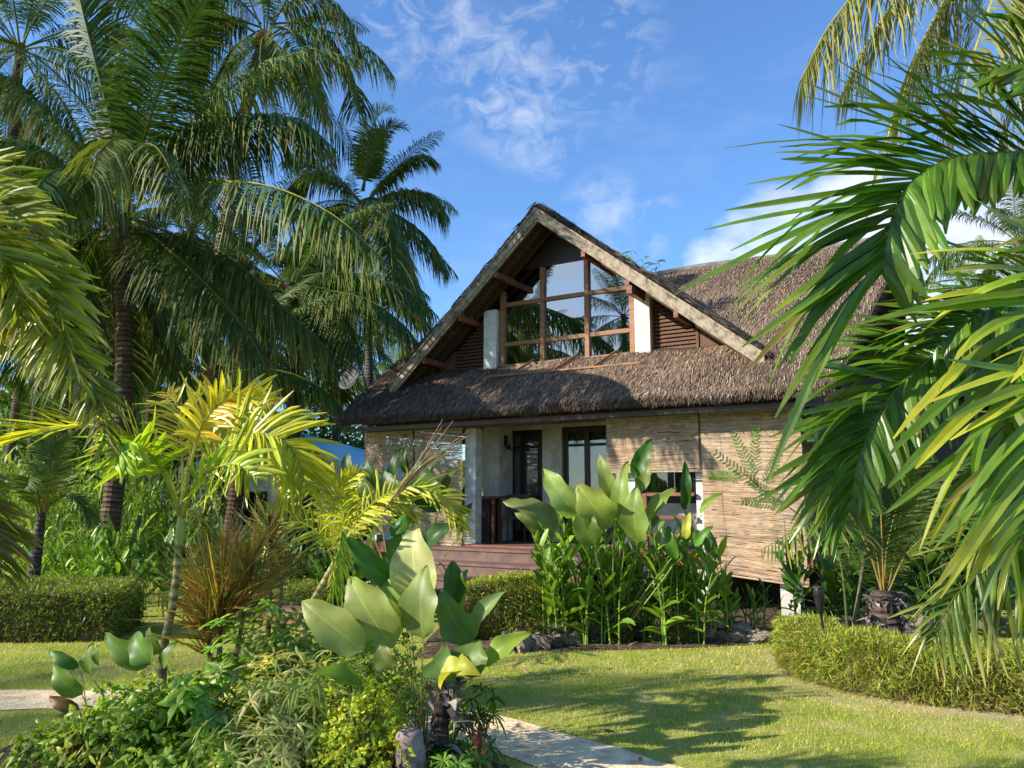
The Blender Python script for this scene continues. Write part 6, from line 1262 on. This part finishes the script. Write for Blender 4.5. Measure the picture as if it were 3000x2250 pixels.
RM = [rock_mesh(s) for s in range(12)]
edge = catmull([G(1475, 1905), G(1560, 1905), G(1700, 1880), G(1850, 1868), G(2000, 1870), G(2130, 1880), G(2265, 1885)], 64)
def rock(p, s, label, g, grp='coral rocks edging the porch bed', rng_=None):
    o = bpy.data.objects.new('rock', RM[rng_.integers(0, 12)]); COL.objects.link(o); o.location = p; o.rotation_euler = (rng_.normal(0, .3), rng_.normal(0, .3), rng_.uniform(0, 6.28)); o.scale = (s * rng_.uniform(.8, 1.3), s * rng_.uniform(.8, 1.2), s * rng_.uniform(.65, 1)); tag(o, label, 'rock', grp)
gk = np.random.default_rng(12)
for i in range(64):
    for k in range(2):
        if k and gk.random() < .35: continue
        s = gk.uniform(.05, .11); p = edge[i] + np.array([gk.normal(0, .02), gk.uniform(0, .05) + k * .10, s * .55 + (gk.uniform(.03, .10) if k else 0)]); rock(p, s, 'rough grey coral rock in the low border edging the porch bed', 0, rng_=gk)
rock(G(2125, 1830) + (0, .1, .08), .10, 'largest tan rock lying in the bed under the long blind', 0, None, gk)
for u, v in ((2000, 1850), (2060, 1838), (2190, 1850), (1900, 1850), (2240, 1855)): rock(G(u, v) + (0, 0, .03), gk.uniform(.04, .06), 'loose tan stone lying on the bed behind the rock border', 0, 'loose stones on the bed', gk)
for i in range(26): rock((3.4 + i * .16 + gk.normal(0, .03), 9.35 + gk.normal(0, .06), .06 + .09 * (i % 2)), gk.uniform(.07, .12), 'dark stone of the low wall in the shade behind the right hedge', 0, 'stones of the shaded low wall', gk)
# fallen leaves on bed and lawn
def litter():
    b = MB(); n = 900; xy = np.column_stack([rng.uniform(-3.2, 5, n), rng.uniform(3.8, 10.2, n)]); k = inside(xy, ISLAND) | inside(xy, BED) | (inside(xy, RBED) & (rng.random(n) < .3)) | (rng.random(n) < .10); xy = xy[k]; n = len(xy)
    c = np.array((.16, .09, .05)) + rng.random((n, 1)) * np.array((.34, .24, .13)); b.strips(np.column_stack([xy, np.full(n, .02) + rng.uniform(0, .02, n)]), np.column_stack([rng.normal(0, 1, (n, 2)), rng.normal(.1, .2, n)]), np.column_stack([rng.normal(0, 1, (n, 2)), rng.normal(0, .3, n)]), rng.uniform(.04, .12, n), rng.uniform(.02, .04, n), .1, c, segs=2)
    tag(b.build('leaf_litter', M['deadleaf']), 'dry brown fallen leaves scattered over the planting beds', 'leaf litter', kind='stuff')
litter()
# tiki torch
def torch():
    p = P(2395, 1850, 7.1) * (1, 1, 0); r = empty('garden_torch', p, 0, 'black metal garden torch with cup top standing in the right hedge', 'garden torch'); t = P(2397, 1722, 7.1); lo = P(2412, 1860, 7.1); b = MB()
    b.tube([lo * (1, 1, 0), P(2412, 1845, 7.1), P(2405, 1800, 7.1)], [.011, .011, .013], 8); child(b, 'pole', M['metal'], r); b = MB(); z = np.array([0, .15, .35, .6, .8, .95, 1.0]); q = P(2405, 1800, 7.1)
    b.tube(q + (t - q) * z[:, None], [.012, .02, .036, .047, .048, .044, .042], 14); child(b, 'cup', M['metal'], r, smooth=True); b = MB(); b.tube([t, t + (0, 0, .012)], [.046, .046], 14, cap=True); child(b, 'rim', M['dish'], r)
torch()
# stumps in the island
def stumps():
    p = P(1210, 2270, 4.55) * (1, 1, 0); r = empty('tree_stump', p, 0, 'pale brown cut stump with slanted top at the front of the planting', 'tree stump'); b = MB(); n = 22; C = np.array([P(1210, 2330, 4.55), P(1205, 2240, 4.55), P(1200, 2180, 4.55), P(1198, 2140, 4.55)]); C[0][2] = -.02
    b.tube(catmull(C, n), np.interp(np.linspace(0, 1, n), [0, .5, .9, 1], [.085, .088, .078, .06]) * (1 + .03 * np.sin(np.arange(n))), 16); child(b, 'trunk', M['stump'], r, smooth=True)
    b = MB(); g = np.random.default_rng(2)
    for k in range(26):
        a = g.uniform(0, 6.28); q = np.array([math.cos(a), math.sin(a), 0]); b.strips([C[1] + q * .085 + (0, 0, g.uniform(-.1, .12))], [(0, 0, -1) + q * .1], [np.cross(q, (0, 0, 1))], .14, .04, .05, np.array((.25, .18, .15)) * g.uniform(.6, 1.4), segs=2)
    child(b, 'bark', M['deadleaf'], r)
    p = P(1300, 2280, 4.75) * (1, 1, 0); r = empty('palm_stump', p, 0, 'dark fibrous palm trunk leaning beside the cut stump', 'palm trunk'); b = MB(); trunk(b, [p - (0, 0, .05), P(1290, 2210, 4.75), P(1288, 2130, 4.8), P(1296, 2060, 4.85), P(1302, 1985, 4.9)], .058, .045, (.07, .055, .045), flare=1.15, ring=.05); child(b, 'trunk', M['bark'], r)
    husk(r, p, .07, .06, .6, 50, 9)
stumps()
# ------------------------------------------------------------------ far woods and other trees
def far_woods():
    b = MB(); g = np.random.default_rng(77); n = 60000; a = g.uniform(R(-58), R(58), n); d = g.uniform(44, 60, n); hmax = 5.0 + 2.2 * np.sin(a * 9) + 1.3 * np.sin(a * 23 + 1); z = hmax * g.random(n) ** .8; x = np.sin(a) * d; y = np.cos(a) * d
    c = np.array((.05, .10, .025)) + g.random((n, 1)) * np.array((.08, .10, .03)); b.strips(np.column_stack([x, y, z]), g.normal(0, 1, (n, 3)), g.normal(0, 1, (n, 3)), 1.1, .5, .2, c, segs=1, prof=([0, 1], [1, .4])); tag(b.build('far_woods', M['far_leaf']), 'distant band of green trees behind the garden', 'woods', kind='stuff')
far_woods()
def tree(c, H, rad, seed, label, cols=((.06, .12, .03), (.10, .18, .04), (.04, .09, .02)), grp=None):
    c = np.asarray(c, float) * (1, 1, 0); r = empty('broadleaf_tree', c, 0, label, 'tree', grp); g = np.random.default_rng(seed); b = MB(); top = c + (0, 0, H * .75); b.tube(catmull([c, c + (g.normal(0, .1), 0, H * .4), top], 10), np.linspace(.16, .05, 10), 8, (.2, .16, .12)); l = MB(); cl = 26; q = nrm(g.normal(0, 1, (cl, 3))) * g.uniform(.4, 1, (cl, 1)) * np.array((rad, rad, H * .3)) + c + (0, 0, H * .65)
    for k in range(9): b.tube([c + (0, 0, H * .4), (q[k] + c + (0, 0, H * .4)) / 2, q[k]], [.06, .04, .015], 5, (.2, .16, .12))
    n = cl * 240; p = np.repeat(q, 240, 0) + g.normal(0, rad * .16, (n, 3)); col = np.array(cols)[g.integers(0, 3, n)] * g.uniform(.7, 1.3, (n, 1)); l.strips(p, g.normal(0, 1, (n, 3)) + (0, 0, .2), g.normal(0, 1, (n, 3)), .20, .09, .3, col, segs=2); child(b, 'trunk', M['bark'], r); child(l, 'crown', M['far_leaf'], r)
for i, (u, Y, H, rad, lb) in enumerate(((930, 30, 5.0, 3, 'leafy tree behind the blue roof'), (120, 30, 5.5, 3.5, 'leafy tree behind the sunny bank at the far left'), (380, 31, 5.2, 3.2, 'leafy tree behind the grey roofed hut'), (600, 33, 6, 3.4, 'leafy tree left of the white walled house'), (1120, 34, 4.6, 3, 'leafy tree seen between blue roof and bamboo blind'), (3050, 18, 6, 3, 'leafy tree behind the second cottage at the right edge'), (2850, 26, 6, 3, 'leafy tree far right behind the cottages'))):
    tree(gp(u, Y), H, rad, 200 + i, lb)
